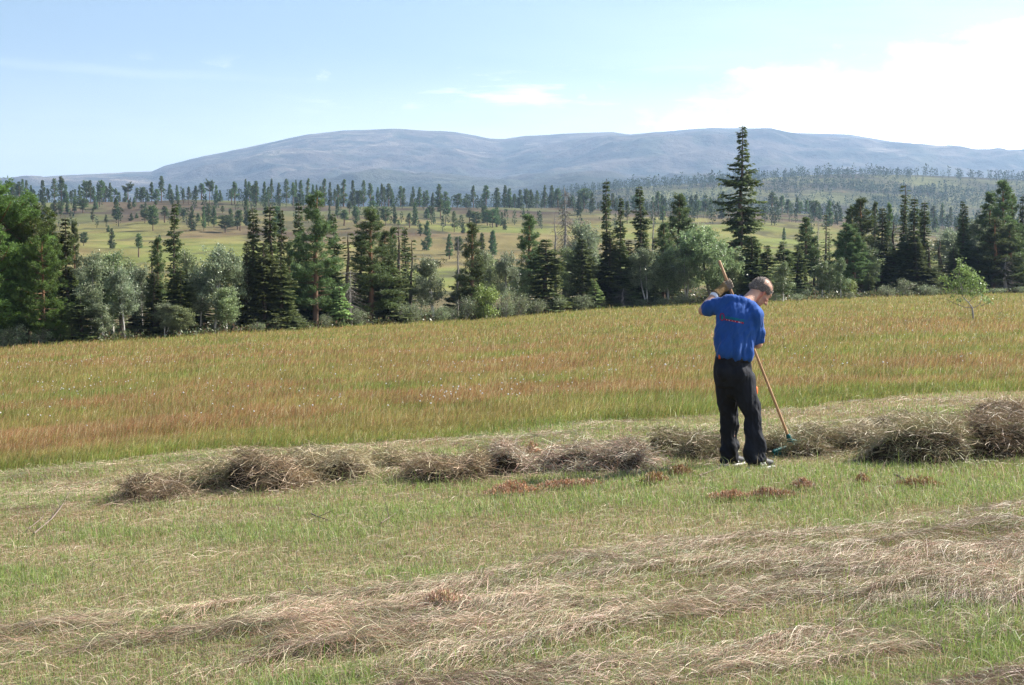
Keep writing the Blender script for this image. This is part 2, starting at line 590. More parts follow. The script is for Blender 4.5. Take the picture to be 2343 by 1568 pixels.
def pick(rng, n, cols, p):
    idx = rng.choice(len(cols), n, p=np.array(p) / sum(p))
    c = np.array(cols)[idx]
    return c * rng.uniform(0.8, 1.2, (n, 1)) * rng.uniform(0.93, 1.07, (n, 3))


def hay_amount(x, y):
    """how much cut hay lies at a ground point, 0..1"""
    s = 0.88 * x + 0.47 * y
    t = -0.47 * x + 0.88 * y
    n = fbm(s / 1.5, t / 0.30, 101, 4)
    n2 = fbm(x / 0.5, y / 0.5, 105, 3)
    # lower right field of rows; its upper limit runs from (600,1380) to (2342,1180) in the photo
    lim = np.interp(x, [-4, -2.7, -1.3, 0.0, 1.6, 3.6, 5.0], [7.4, 7.9, 8.1, 8.8, 9.7, 10.5, 11.2])
    field = sstep(lim - y + (n2 - 0.5) * 0.5, -0.1, 0.35)
    a = field * sstep(n, np.interp(x, [-2.5, 0.0, 1.5, 3], [0.49, 0.44, 0.36, 0.32]), np.interp(x, [-2.5, 0.0, 1.5, 3], [0.62, 0.58, 0.52, 0.48]))
    # thin raked band along the windrow and behind it
    mo = mow_d(np.clip(x / np.maximum(y, 5), -0.75, 0.75))
    band = sstep(y, mo - 4.2, mo - 3.2) * sstep(y, mo + 0.1, mo - 0.5)
    a = np.maximum(a, band * sstep(n2 + 0.4 * n, 0.58, 0.8) * 0.55)
    return np.clip(a, 0, 1)


def hay_h(x, y):
    a = hay_amount(x, y) * 0.72
    s = 0.88 * x + 0.47 * y
    t = -0.47 * x + 0.88 * y
    return a * (0.012 + 0.20 * np.clip(fbm(s / 0.6, t / 0.20, 111, 4) - 0.28, 0, 1) ** 1.3)


# --- uncut bog meadow
GREEN = (0.20, 0.235, 0.06); OLIVE = (0.28, 0.25, 0.075); GOLD = (0.35, 0.265, 0.10); RUST = (0.35, 0.17, 0.09); PALE = (0.55, 0.45, 0.27); FRESH = (0.19, 0.27, 0.055)


def meadow_cols(x, y, rng):
    n = len(x)
    u = x / y
    mo = mow_d(u)
    a = fbm(x / 4.5, y / 2.2, 121, 4)
    b = fbm(x / 1.2, y / 0.8, 125, 3)
    far = sstep(y, mo + 0.4, mo + 2.2) * sstep(y, 90, 40)
    red = np.clip(0.26 + 0.85 * sstep(a + 0.35 * (b - 0.5), 0.44, 0.56), 0, 1) * far * np.interp(u, [-0.35, 0.0, 0.12, 0.34], [1.0, 0.95, 0.82, 0.82])
    grn = sstep(fbm(x / 2.6, y / 1.3, 129, 4), 0.49, 0.60) * 0.85
    grn = np.maximum(grn, sstep(y, mo + 1.0, mo + 0.1) * 0.7)
    base = pick(rng, n, [OLIVE, GOLD, GREEN], [0.9, 0.8, 0.25])
    g = pick(rng, n, [GREEN, FRESH, OLIVE], [1, 0.7, 0.5])
    r = pick(rng, n, [RUST, GOLD, PALE], [1, 0.35, 0.1])
    c1 = np.where((rng.random(n) < red)[:, None], r, base)
    c1 = np.where((rng.random(n) < grn * (1 - 0.75 * red))[:, None], g, c1)
    c1 = np.where((rng.random(n) < 0.035)[:, None], pick(rng, n, [PALE], [1]), c1)
    c1 = c1 * (0.60 + 0.80 * fbm(x / 0.7, y / 0.45, 127, 4))[:, None]
    c0 = c1 * 0.6 + g * 0.4
    return c0, c1


x, y, u = screen_pts(860000, 288, 478, RNG, 0.475)
keep = (y > mow_d(u) + (fbm(x * 1.5, y * 1.5, 131, 3) - 0.5) * 0.7) & (y < edge_d(u) + 4 + (fbm(x / 2, y / 2, 133, 3) - 0.5) * 4)
x, y, u = x[keep], y[keep], u[keep]
n = len(x)
c0, c1 = meadow_cols(x, y, RNG)
hh = (RNG.uniform(0.08, 0.20, n) + 0.12 * (RNG.random(n) < 0.10) * RNG.random(n)) * (0.35 + 1.3 * fbm(x / 0.9, y / 0.7, 135, 4)) * np.interp(y - mow_d(u), [0, 2.0], [0.75, 1.0])
wd = np.maximum(0.0030, 0.40 * y / F_PX) * RNG.uniform(0.7, 1.4, n)
azm = RNG.normal(0.2, 0.9, n)
V, F, C = blades(np.stack([x, y, H(x, y)], -1), hh, wd, azm, np.clip(RNG.normal(0.55, 0.35, n), 0.02, 1.2), c0, c1)
tag(mesh('tall_grass', V, F, M['grass'], C), 'uncut tall bog grass in green, gold and rust streaks across the meadow', 'grass', None, 'stuff')

# white cotton-grass tufts dotted through it
x, y, u = screen_pts(9000, 305, 450, RNG, 0.40)
keep = (y > mow_d(u) + 1.5) & (y < 45) & (RNG.random(len(x)) < 0.08 + 0.5 * sstep(fbm(x / 2.5, y / 2.5, 141, 3), 0.52, 0.66) * np.interp(u, [-0.34, 0.0, 0.1, 0.34], [1, 0.5, 0.25, 0.2]))
x, y, u = x[keep], y[keep], u[keep]
n = len(x)
P = np.stack([x, y, H(x, y) + RNG.uniform(0.26, 0.40, n)], -1)
r = np.maximum(0.011, 0.30 * y / F_PX) * RNG.uniform(0.6, 1.2, n)
o6 = np.array([[1, 0, 0], [-1, 0, 0], [0, 1, 0], [0, -1, 0], [0, 0, 1], [0, 0, -1]], float)
V = (P[:, None, :] + o6[None] * r[:, None, None] * RNG.uniform(0.6, 1.4, (n, 6, 1))).reshape(-1, 3)
tri = np.array([[0, 2, 4], [2, 1, 4], [1, 3, 4], [3, 0, 4], [2, 0, 5], [1, 2, 5], [3, 1, 5], [0, 3, 5]])
F = (np.arange(n)[:, None, None] * 6 + tri[None]).reshape(-1, 3)
tag(mesh('cotton_grass', V, F, M['grass'], np.full((len(V), 3), 0.72)), 'white cotton-grass tufts scattered through the uncut meadow', 'cotton grass', None, 'stuff')

# --- mown stubble and regrowth
x, y, u = screen_pts(900000, 392, 745, RNG, 0.60)
keep = (y < mow_d(u) + 0.35)
x, y, u = x[keep], y[keep], u[keep]
n = len(x)
ha = hay_amount(x, y)
lush = sstep(fbm(x / 1.1, y / 0.7, 151, 4), 0.50, 0.64)
strip = sstep(y, 10.2, 11.0) * sstep(y, 13.1, 12.6) * np.interp(x, [-2.6, -0.5, 0.5, 5], [0, 0.35, 1, 1])
mo = mow_d(u)
lush = np.clip(np.maximum(lush * 0.8, strip * (0.15 + 0.7 * sstep(fbm(x / 0.6, y / 0.4, 155, 3), 0.4, 0.6))), 0, 1)
dry = pick(RNG, n, [(0.58, 0.48, 0.31), (0.40, 0.30, 0.19), (0.33, 0.30, 0.15), (0.38, 0.21, 0.14)], [1, 0.8, 0.8, 0.3])
grn = pick(RNG, n, [(0.24, 0.34, 0.075), (0.20, 0.32, 0.06), (0.32, 0.39, 0.12), (0.22, 0.30, 0.13)], [1, 0.8, 0.6, 0.5])
isg = RNG.random(n) < (0.30 + 0.50 * lush) * (1 - 0.28 * ha)
c1 = np.where(isg[:, None], grn, dry)
c0 = c1 * 0.75 + np.array([0.2, 0.17, 0.09]) * 0.25
hh = RNG.uniform(0.018, 0.055, n) * (0.75 + 0.6 * lush) + np.where(isg, 0.012, 0.0)
tall = RNG.random(n) < 0.022 * (0.5 + 1.5 * lush)
hh = np.where(tall, hh + RNG.uniform(0.04, 0.13, n), hh)
hh = hh + 0.015 * strip * RNG.random(n) + 0.03 * ha * isg
wd = np.maximum(0.0028, 0.42 * y / F_PX) * RNG.uniform(0.7, 1.5, n)
zz = H(x, y) + hay_h(x, y) * 0.25
V, F, C = blades(np.stack([x, y, zz], -1), hh, wd, RNG.uniform(0, 6.28, n), np.clip(np.abs(RNG.normal(0.55, 0.4, n)), 0.02, 1.3), c0, c1)
tag(mesh('mown_grass', V, F, M['grass'], C), 'short mown grass with fresh green regrowth in front of the windrow', 'grass', None, 'stuff')

# --- loose cut hay lying in wavy rows
HAYC = [(0.58, 0.44, 0.325), (0.46, 0.325, 0.235), (0.37, 0.225, 0.155), (0.62, 0.52, 0.37), (0.39, 0.36, 0.20), (0.30, 0.32, 0.18)]
HAYP = [0.9, 1, 1, 0.3, 0.8, 0.7]


def lay(x, y, length, k, rng, zfun, spread=0.38, lift=0.012):
    """strands lying along the swath direction and following the height field"""
    n = len(x)
    base = 0.49 + (fbm(x / 0.9, y / 0.6, 161, 3) - 0.5) * 3.2
    a = base + rng.normal(0, spread, n) + np.where(rng.random(n) < 0.5, np.pi, 0)
    bend = rng.normal(0, 0.75, n)
    pts = np.zeros((n, k, 3))
    px, py = x.copy(), y.copy()
    arch = rng.exponential(lift, n)
    for i in range(k):
        pts[:, i, 0] = px; pts[:, i, 1] = py
        pts[:, i, 2] = zfun(px, py) + 0.006 + arch * math.sin(math.pi * i / (k - 1))
        px = px + np.cos(a) * length / (k - 1)
        py = py + np.sin(a) * length / (k - 1)
        a = a + bend / (k - 1)
    return pts


x, y, u = screen_pts(1350000, 400, 745, RNG, 0.60)
ha = hay_amount(x, y)
keep = (RNG.random(len(x)) < 0.075 + 0.45 * ha) & (y < mow_d(u) + 0.1)
x, y, u, ha = x[keep], y[keep], u[keep], ha[keep]
n = len(x)
P = lay(x, y, RNG.uniform(0.08, 0.26, n), 6, RNG, lambda a, b: H(a, b) + hay_h(a, b))
P[:, :, 2] += (RNG.random(n) * 0.018 * ha)[:, None]
wd = np.maximum(0.0016, 0.23 * y / F_PX) * RNG.uniform(0.6, 1.6, n)
cc = pick(RNG, n, HAYC, HAYP)
cc = cc * (0.42 + 0.95 * fbm(x / 0.5, y / 0.25, 165, 4))[:, None]
V, F, C = strands(P, wd, cc)
print('hay strands', n)
tag(mesh('cut_hay', V, F, M['hay'], C), 'loose tan cut hay lying in wavy rows over the mown ground', 'hay', None, 'stuff')

# --- raked heaps of the windrow
M['hay_shade_core'] = mat_solid('hay_heap_shade_core', (0.045, 0.034, 0.022), 0.95, 0.05, 0.5, 9, 0.8, 30)  # core colour darkened so hollows between the strands read as deep shade


def heap(Xc, Yb, Wd, Hd, label, cols, pr, seed, depth=0.8, cat='hay heap', n=6200, tuft=1.0):
    """one hay heap: lumpy mound grown over with draped strands. Xc, base Y, width and height are in photo measure"""
    rng = np.random.default_rng(seed)
    g = gp(Xc, Yb)
    d = g[1]
    mpp = d / F_PX * DISP
    a = Wd * mpp / 2 * 1.03
    hz = Hd * mpp * 0.82
    b = max(0.42, a * depth)
    c = np.array([g[0], g[1] + b * 0.8])
    gx, gy = np.meshgrid(np.linspace(-1.15, 1.15, 41), np.linspace(-1.15, 1.15, 33))

    def top(lx, ly):
        wx = lx + 0.25 * (fbm(lx * 1.7 + seed, ly * 1.7, seed, 2) - 0.5)
        r = np.sqrt(wx ** 2 + ly ** 2)
        t = np.clip(1 - r ** np.where(ly < 0, 4.5, 2.0), 0, 1) ** np.where(ly < 0, 0.55, 0.9)
        f = fbm(lx * 1.9 * a / 0.5 + seed * 3.1, ly * 2.1 * b / 0.45 + 5, seed + 5, 4, 0.6)
        g = 0.35 + 1.15 * fbm(lx * 2.6 + seed * 1.7, ly * 0.7 + 2, seed + 8, 2)
        v = t * g * np.clip(0.14 + 2.0 * (f - 0.22), 0.08, 1.1)
        return 1.0 - np.log1p(np.exp((1.0 - v * 1.25) * 5.0)) / 5.0

    def zf(wx_, wy_):
        lx, ly = (wx_ - c[0]) / a, (wy_ - c[1]) / b
        return H(wx_, wy_) + hz * top(lx, ly)

    X = c[0] + gx * a; Y = c[1] + gy * b
    g0 = H(X, Y)
    Z = g0 + (zf(X, Y) - g0) * 0.86 - 0.05
    nr, nt = X.shape
    i, j = np.meshgrid(np.arange(nr - 1), np.arange(nt - 1), indexing='ij')
    F = np.stack([i * nt + j, i * nt + j + 1, (i + 1) * nt + j + 1, (i + 1) * nt + j], -1).reshape(-1, 4)
    root = empty('hay_heap', (c[0], c[1], float(H(c[0], c[1]))))
    off = np.array(root.location)
    mesh('matted_shade_core', np.stack([X, Y, Z], -1).reshape(-1, 3) - off, F, M['hay_shade_core'], None, root, True)
    # strands
    n = int(n * min(1.6, max(0.5, a * b / 0.28)))
    th = rng.uniform(0, 2 * np.pi, n)
    rad = np.where(rng.random(n) < 0.14, rng.uniform(1.0, 1.55, n), np.sqrt(rng.random(n)) * 1.06)
    lx, ly = np.cos(th) * rad, np.sin(th) * rad
    px, py = c[0] + lx * a, c[1] + ly * b
    k = 6
    top_z = zf(px, py)
    gz = H(px, py)
    dep = np.where(rng.random(n) < 0.6, rng.uniform(0.9, 1.06, n), rng.random(n) ** 0.5)
    cz = gz + (top_z - gz) * dep
    az_ = np.where(rng.random(n) < 0.5, 0.49 + rng.normal(0, 0.7, n), rng.uniform(0, 6.283, n)) + np.where(rng.random(n) < 0.5, np.pi, 0)
    pit = rng.normal(0.05, 0.38, n)
    L = rng.uniform(0.08, 0.34, n)
    ba, bp_ = rng.normal(0, 1.6, n), rng.normal(-0.5, 0.8, n)
    P = np.zeros((n, k, 3))
    q0 = (k - 1) / 2
    cur = np.stack([px, py, cz], -1)
    a_ = az_ - ba / 2; p_ = pit - bp_ / 2
    for q in range(k):
        P[:, q] = cur
        cur = cur + np.stack([np.cos(a_) * np.cos(p_), np.sin(a_) * np.cos(p_), np.sin(p_)], -1) * (L / (k - 1))[:, None]
        a_ = a_ + ba / (k - 1); p_ = p_ + bp_ / (k - 1)
    P = P - (P.mean(1) - np.stack([px, py, cz], -1))[:, None, :]
    P[:, :, 2] = np.maximum(P[:, :, 2], H(P[:, :, 0], P[:, :, 1]) + 0.004)
    cc = pick(rng, n, cols, pr) * (0.45 + 0.8 * fbm(lx * 2 + seed, ly * 2, seed + 9, 3))[:, None]
    V, F, C = strands(P - off, np.maximum(0.003, 0.44 * d / F_PX) * rng.uniform(0.6, 1.4, n), cc, 0.5, rng)
    tag(mesh('strands', V, F, M['hay'], C, root), kind='stuff')
    tag(root, label, cat, 'hay heaps raked into a windrow')
    return root


OLV = [(0.30, 0.26, 0.13), (0.38, 0.28, 0.18), (0.25, 0.26, 0.11), (0.46, 0.37, 0.23)]
BRN = [(0.34, 0.23, 0.14), (0.44, 0.33, 0.21), (0.24, 0.17, 0.10), (0.3, 0.27, 0.14)]
PNK = [(0.50, 0.32, 0.24), (0.45, 0.36, 0.25), (0.33, 0.29, 0.17), (0.55, 0.5, 0.38)]
PAL = [(0.52, 0.43, 0.28), (0.42, 0.36, 0.21), (0.35, 0.3, 0.16), (0.34, 0.24, 0.15)]
P4 = [1, 1, 0.8, 0.6]
HEAPS = [
    (345, 1152, 165, 66, 'small dark brown hay heap at the left end of the windrow', BRN, 0.75),
    (470, 1125, 170, 88, 'olive hay heap just right of the small dark end heap', OLV, 0.7),
    (610, 1126, 200, 118, 'tallest brown hay heap in the left half of the windrow', BRN, 0.7),
    (745, 1108, 210, 92, 'pale straw-coloured hay heap right of the tallest brown heap', PAL, 0.7),
    (895, 1076, 150, 52, 'low olive hay heap set back behind the windrow gap', OLV, 0.8),
    (1020, 1108, 210, 92, 'dark-fronted hay heap right of the low set-back heap', BRN, 0.7),
    (1195, 1086, 190, 82, 'flattish hay heap with a pinkish moss clot on its left', PNK, 0.7),
    (1390, 1082, 260, 78, 'long low pinkish hay heap with whitish specks, left of the man', PNK, 0.5),
    (1590, 1055, 200, 92, 'twiggy dark hay heap right beside the left leg of the man', OLV, 0.7),
    (1835, 1046, 190, 88, 'dark hollow hay heap under the rake head', OLV, 0.8),
    (1990, 1030, 190, 62, 'low pale hay heap between the rake and the big dark heap', PAL, 0.8),
    (2120, 1066, 240, 116, 'biggest dark hay heap, second from the right end of the windrow', OLV, 0.7),
    (2300, 1052, 230, 120, 'dark brown hay heap cut by the right edge of the photo', BRN, 0.7),
    (2310, 962, 120, 44, 'small brown hay clump behind the rightmost heap', BRN, 0.9),
    (2090, 985, 150, 36, 'small flat hay clump behind the biggest dark heap', PAL, 0.8),
]
for i, (X, Yb, W_, H_, lab, cs, dp) in enumerate(HEAPS):
    heap(X, Yb, W_, H_, lab, cs, P4, 300 + i, dp)

# --- torn clumps of reddish moss and peat on the mown ground
MOSS = [(0.60, 0.33, 0.20), (0.48, 0.24, 0.12), (0.64, 0.42, 0.29), (0.22, 0.12, 0.07)]
PEACH = [(0.62, 0.42, 0.3), (0.55, 0.3, 0.22), (0.6, 0.5, 0.3), (0.4, 0.3, 0.15)]
GMOSS = [(0.42, 0.26, 0.10), (0.28, 0.14, 0.07), (0.5, 0.38, 0.14), (0.36, 0.19, 0.10)]
CLUMPS = [(1170, 1136, 115, 30, 'red-brown moss clump with a dark left end, torn up on the grass', MOSS),
          (1300, 1122, 140, 20, 'flat pinkish moss patch right of the red-brown torn clump', MOSS),
          (1500, 1112, 62, 26, 'mustard-brown moss clump, left one of the pair before the man', GMOSS),
          (1556, 1094, 60, 24, 'mustard-brown moss clump, right one of the pair before the man', GMOSS),
          (1668, 1150, 90, 16, 'flat pink moss patch below and left of the feet of the man', MOSS),
          (1765, 1148, 110, 22, 'reddish moss patch on the grass below the rake', MOSS),
          (1838, 1126, 50, 18, 'small red moss tuft below the rake head', MOSS),
          (1976, 1115, 30, 18, 'tiny dark brown moss tuft left of the peat clod', GMOSS),
          (2105, 1120, 100, 24, 'brown peat clod with fuzzy top on the right side', GMOSS),
          (1015, 1412, 130, 44, 'peach-coloured moss clump among the hay rows at the bottom', PEACH),
          (1215, 1045, 60, 30, 'rusty moss clot lying on the flattish pinkish heap', MOSS),
          (342, 1120, 50, 30, 'rusty moss clot on the small dark end heap', MOSS)]


def clump(Xc, Yb, Wd, Hd, label, cols, seed):
    rng = np.random.default_rng(seed)
    g = gp(Xc, Yb)
    mpp = g[1] / F_PX * DISP
    a = Wd * mpp / 2; hz = Hd * mpp * 0.8; b = max(0.08, a * 0.45)
    n = int(400 + 6500 * a)
    th = rng.uniform(0, 6.28, n); rad = rng.random(n) ** 0.7 * 1.25
    lx, ly = np.cos(th) * rad, np.sin(th) * rad
    t = np.clip(1 - rad ** 2, 0, 1) ** 0.6 * sstep(fbm(lx * 2.5 + seed, ly * 2 + 3, seed, 3), 0.25, 0.6)
    px, py = g[0] + lx * a, g[1] + b * 0.6 + ly * b
    P = np.stack([px, py, H(px, py) + 0.032 + hz * t * rng.random(n)], -1)
    ok = rng.random(n) < sstep(fbm(px / 0.11 + seed, py / 0.09, seed + 3, 3), 0.30 if a > 0.4 else -0.5, 0.56 if a > 0.4 else -0.4) * np.clip(1.45 - rad, 0, 1)
    P = P[ok]
    n = len(P)
    c1 = pick(rng, n, cols, [1, 1, 0.7, 0.6])
    c1 = np.where((rng.random(n) < 0.25)[:, None], pick(rng, n, HAYC, HAYP), c1)
    V, F, C = blades(P, rng.uniform(0.015, 0.035, n), np.maximum(0.005, 0.7 * g[1] / F_PX) * rng.uniform(0.7, 1.4, n), rng.uniform(0, 6.28, n), rng.uniform(0.1, 0.9, n), c1 * 0.75, c1, rng)
    o = mesh('moss_clump', V - g, F, M['hay'], C)
    o.location = g
    tag(o, label, 'moss clump', 'torn moss clumps on the mown ground')


for i, (X, Yb, W_, H_, lab, cs) in enumerate(CLUMPS):
    clump(X, Yb, W_, H_, lab, cs, 400 + i)

# ------------------------------------------------------------------ trees
def rhombs(P, D, L, W, c, rng, droop=0.0):
    n = len(P)
    D = unit(D)
    R = unit(np.cross(D, rng.normal(size=(n, 3))))
    L = np.asarray(L)[:, None]; W = np.asarray(W)[:, None]
    m = P + D * L * 0.5
    t = P + D * L + np.array([0, 0, -1.0]) * L * droop
    V = np.stack([P, m - R * W / 2, t, m + R * W / 2], 1).reshape(-1, 3)
    F = np.arange(n)[:, None] * 4 + np.arange(4)[None]
    return V, F, np.repeat(c, 4, axis=0)


def tube(acc, pts, rad, col0, col1=None, sides=7):
    pts = np.asarray(pts, float); rad = np.asarray(rad, float)
    k = len(pts)
    T = unit(np.gradient(pts, axis=0))
    ref = np.array([0.31, 0.95, 0.05])
    A = unit(np.cross(T, ref)); B = np.cross(T, A)
    an = np.linspace(0, 2 * np.pi, sides, endpoint=False)
    V = pts[:, None, :] + (A[:, None, :] * np.cos(an)[None, :, None] + B[:, None, :] * np.sin(an)[None, :, None]) * rad[:, None, None]
    i, j = np.meshgrid(np.arange(k - 1), np.arange(sides), indexing='ij')
    j2 = (j + 1) % sides
    F = np.stack([i * sides + j, i * sides + j2, (i + 1) * sides + j2, (i + 1) * sides + j], -1).reshape(-1, 4)
    c0 = np.asarray(col0, float); c1 = c0 if col1 is None else np.asarray(col1, float)
    C = np.repeat(c0[None] + (c1 - c0)[None] * np.linspace(0, 1, k)[:, None], sides, axis=0)
    acc.add(V.reshape(-1, 3), F, C)


def spruce_mesh(seed, Ht=10.0, R=1.25, sparse=1.0, ragged=0.35, fine=1.0, base=0.03, dark=1.0, gap=0.0, ex=0.8):
    rng = np.random.default_rng(seed)
    tr, cr = Acc(), Acc()
    zs = np.linspace(0, Ht, 12)
    wob = np.cumsum(rng.normal(0, 0.02, (12, 2)), 0)
    pts = np.stack([wob[:, 0], wob[:, 1], zs], -1)
    tube(tr, pts, 0.012 * Ht * (1 - zs / Ht) ** 0.9 + 0.010, (0.11, 0.09, 0.075), (0.14, 0.11, 0.085), 8)
    z = base * Ht
    tone = rng.uniform(0.85, 1.15)
    while z < Ht * 0.985:
        t = z / Ht
        nb = rng.integers(6, 10) if sparse > 0.6 else rng.integers(4, 7)
        env = (1 - t) ** ex * (0.86 + 0.3 * math.sin(t * 9 + seed)) + 0.07
        if t > 0.72:
            env *= 1 - gap * rng.random()
        for b in range(nb):
            L = R * env * (1 - ragged * rng.random() ** 1.3 * 1.3) * rng.uniform(0.8, 1.1)
            L = max(L, 0.13)
            if rng.random() > sparse + 0.25:
                continue
            zb = z + rng.uniform(-0.13, 0.13) * (1 if t < 0.9 else 0.5)
            a = rng.uniform(0, 6.283)
            k = 6
            s = np.linspace(0, 1, k)
            up0 = np.interp(t, [0, 0.5, 0.9, 1], [-0.35, -0.22, 0.25, 0.8]) + rng.normal(0, 0.08)
            zz = zb + L * (up0 * s - 0.30 * s + 0.32 * s ** 2.4)
            o = np.array([math.cos(a), math.sin(a)])
            bx = np.interp(z, zs, pts[:, 0]); by = np.interp(z, zs, pts[:, 1])
            bp = np.stack([bx + o[0] * L * s, by + o[1] * L * s, zz], -1)
            tube(tr, bp, np.linspace(0.018, 0.005, k) * (0.6 + L * 0.5), (0.12, 0.10, 0.085), None, 4)
            m = int(max(8, L / 0.045 * fine * sparse * 3.4))
            q = rng.uniform(0.12, 1.0, m) ** 0.85
            P = np.stack([np.interp(q, s, bp[:, i]) for i in range(3)], -1)
            side = rng.choice([-1, 1], m)
            D = np.stack([o[0] * 0.75 - o[1] * side * 0.85, o[1] * 0.75 + o[0] * side * 0.85, rng.uniform(-0.75, 0.15, m)], -1)
            ln = rng.uniform(0.14, 0.34, m) * (0.7 + 0.5 * min(L, 1.3)) * (1.1 - 0.45 * q) / fine ** 0.5
            g = rng.uniform(0.75, 1.25) * tone
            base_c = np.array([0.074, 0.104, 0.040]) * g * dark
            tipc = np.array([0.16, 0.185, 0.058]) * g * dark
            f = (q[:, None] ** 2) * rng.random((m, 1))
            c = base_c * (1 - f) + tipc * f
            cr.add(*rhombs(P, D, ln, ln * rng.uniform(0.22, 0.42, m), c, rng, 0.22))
        z += rng.uniform(0.06, 0.33) * (1.25 if sparse < 0.6 else 1.0)
    return tr, cr


def pine_mesh(seed, Ht=9.0, R=1.7, shape='cone', fine=1.0, base=0.12, bushy=1.0, tint=(1, 1, 1)):
    rng = np.random.default_rng(seed)
    tr, cr = Acc(), Acc()
    zs = np.linspace(0, Ht * 0.97, 12)
    wob = np.cumsum(rng.normal(0, 0.035, (12, 2)), 0)
    pts = np.stack([wob[:, 0], wob[:, 1], zs], -1)
    rad = 0.017 * Ht * (1 - zs / Ht) ** 0.75 + 0.015
    tube(tr, pts[:6], rad[:6], (0.12, 0.085, 0.065), (0.20, 0.115, 0.07), 8)
    tube(tr, pts[5:], rad[5:], (0.20, 0.115, 0.07), (0.30, 0.16, 0.08), 8)
    tint = np.array(tint)
    z = base * Ht
    if shape == 'umbrella':
        z = 0.62 * Ht
    while z < Ht * 0.97:
        t = z / Ht
        if shape == 'cone':
            env = (1 - t) ** 0.78 * (0.75 + 0.25 * min(1, (t - base) / 0.15 + 0.3)) + 0.035
        elif shape == 'round':
            q = (t - base) / (1 - base)
            env = math.sqrt(max(0.03, 1 - (2 * q - 0.85) ** 2)) * 0.85
        else:
            q = (t - 0.62) / 0.38
            env = math.sqrt(max(0.05, 1 - q ** 2)) * (0.6 + 0.4 * min(1, q * 3))
        for b in range(rng.integers(4, 7)):
            if rng.random() > 0.9:
                continue
            L = R * env * rng.uniform(0.6, 1.12)
            if L < 0.12:
                continue
            a = rng.uniform(0, 6.283)
            o = np.array([math.cos(a), math.sin(a)])
            k = 5
            s = np.linspace(0, 1, k)
            rise = np.interp(t, [0, 0.35, 0.8, 1.0], [-0.12, 0.12, 0.55, 1.4]) + rng.normal(0, 0.13)
            bx = np.interp(z, zs, pts[:, 0]); by = np.interp(z, zs, pts[:, 1])
            bp = np.stack([bx + o[0] * L * s, by + o[1] * L * s, z + L * (rise * s - 0.14 * s + 0.28 * s ** 2.2)], -1)
            tube(tr, bp, np.linspace(0.03, 0.008, k) * (0.6 + 0.5 * L), (0.2, 0.125, 0.08), None, 4)
            ncl = int(max(4, L * 13 * bushy))
            g0 = rng.uniform(0.75, 1.25)
            for c_ in range(ncl):
                q = rng.uniform(0.22, 1.05) ** 0.8
                P0 = np.array([np.interp(q, s, bp[:, i]) for i in range(3)])
                lat = rng.normal(0, 0.22 * L * (1.15 - 0.6 * q) + 0.04)
                P0 = P0 + np.array([-o[1], o[0], 0]) * lat + np.array([0, 0, rng.normal(0.04, 0.07)])
                m = int(34 * fine)
                D = rng.normal(size=(m, 3)) + np.array([o[0] * 0.7, o[1] * 0.7, 0.75])
                ln = rng.uniform(0.11, 0.22, m) / fine ** 0.45
                g = g0 * rng.uniform(0.8, 1.2)
                c = np.array([0.10, 0.14, 0.052]) * g * rng.uniform(0.75, 1.35, (m, 1)) * tint
                cr.add(*rhombs(P0 + rng.normal(0, 0.055, (m, 3)), D, ln, ln * rng.uniform(0.13, 0.24, m) / fine ** 0.3, c, rng))
        z += rng.uniform(0.22, 0.42)
    return tr, cr


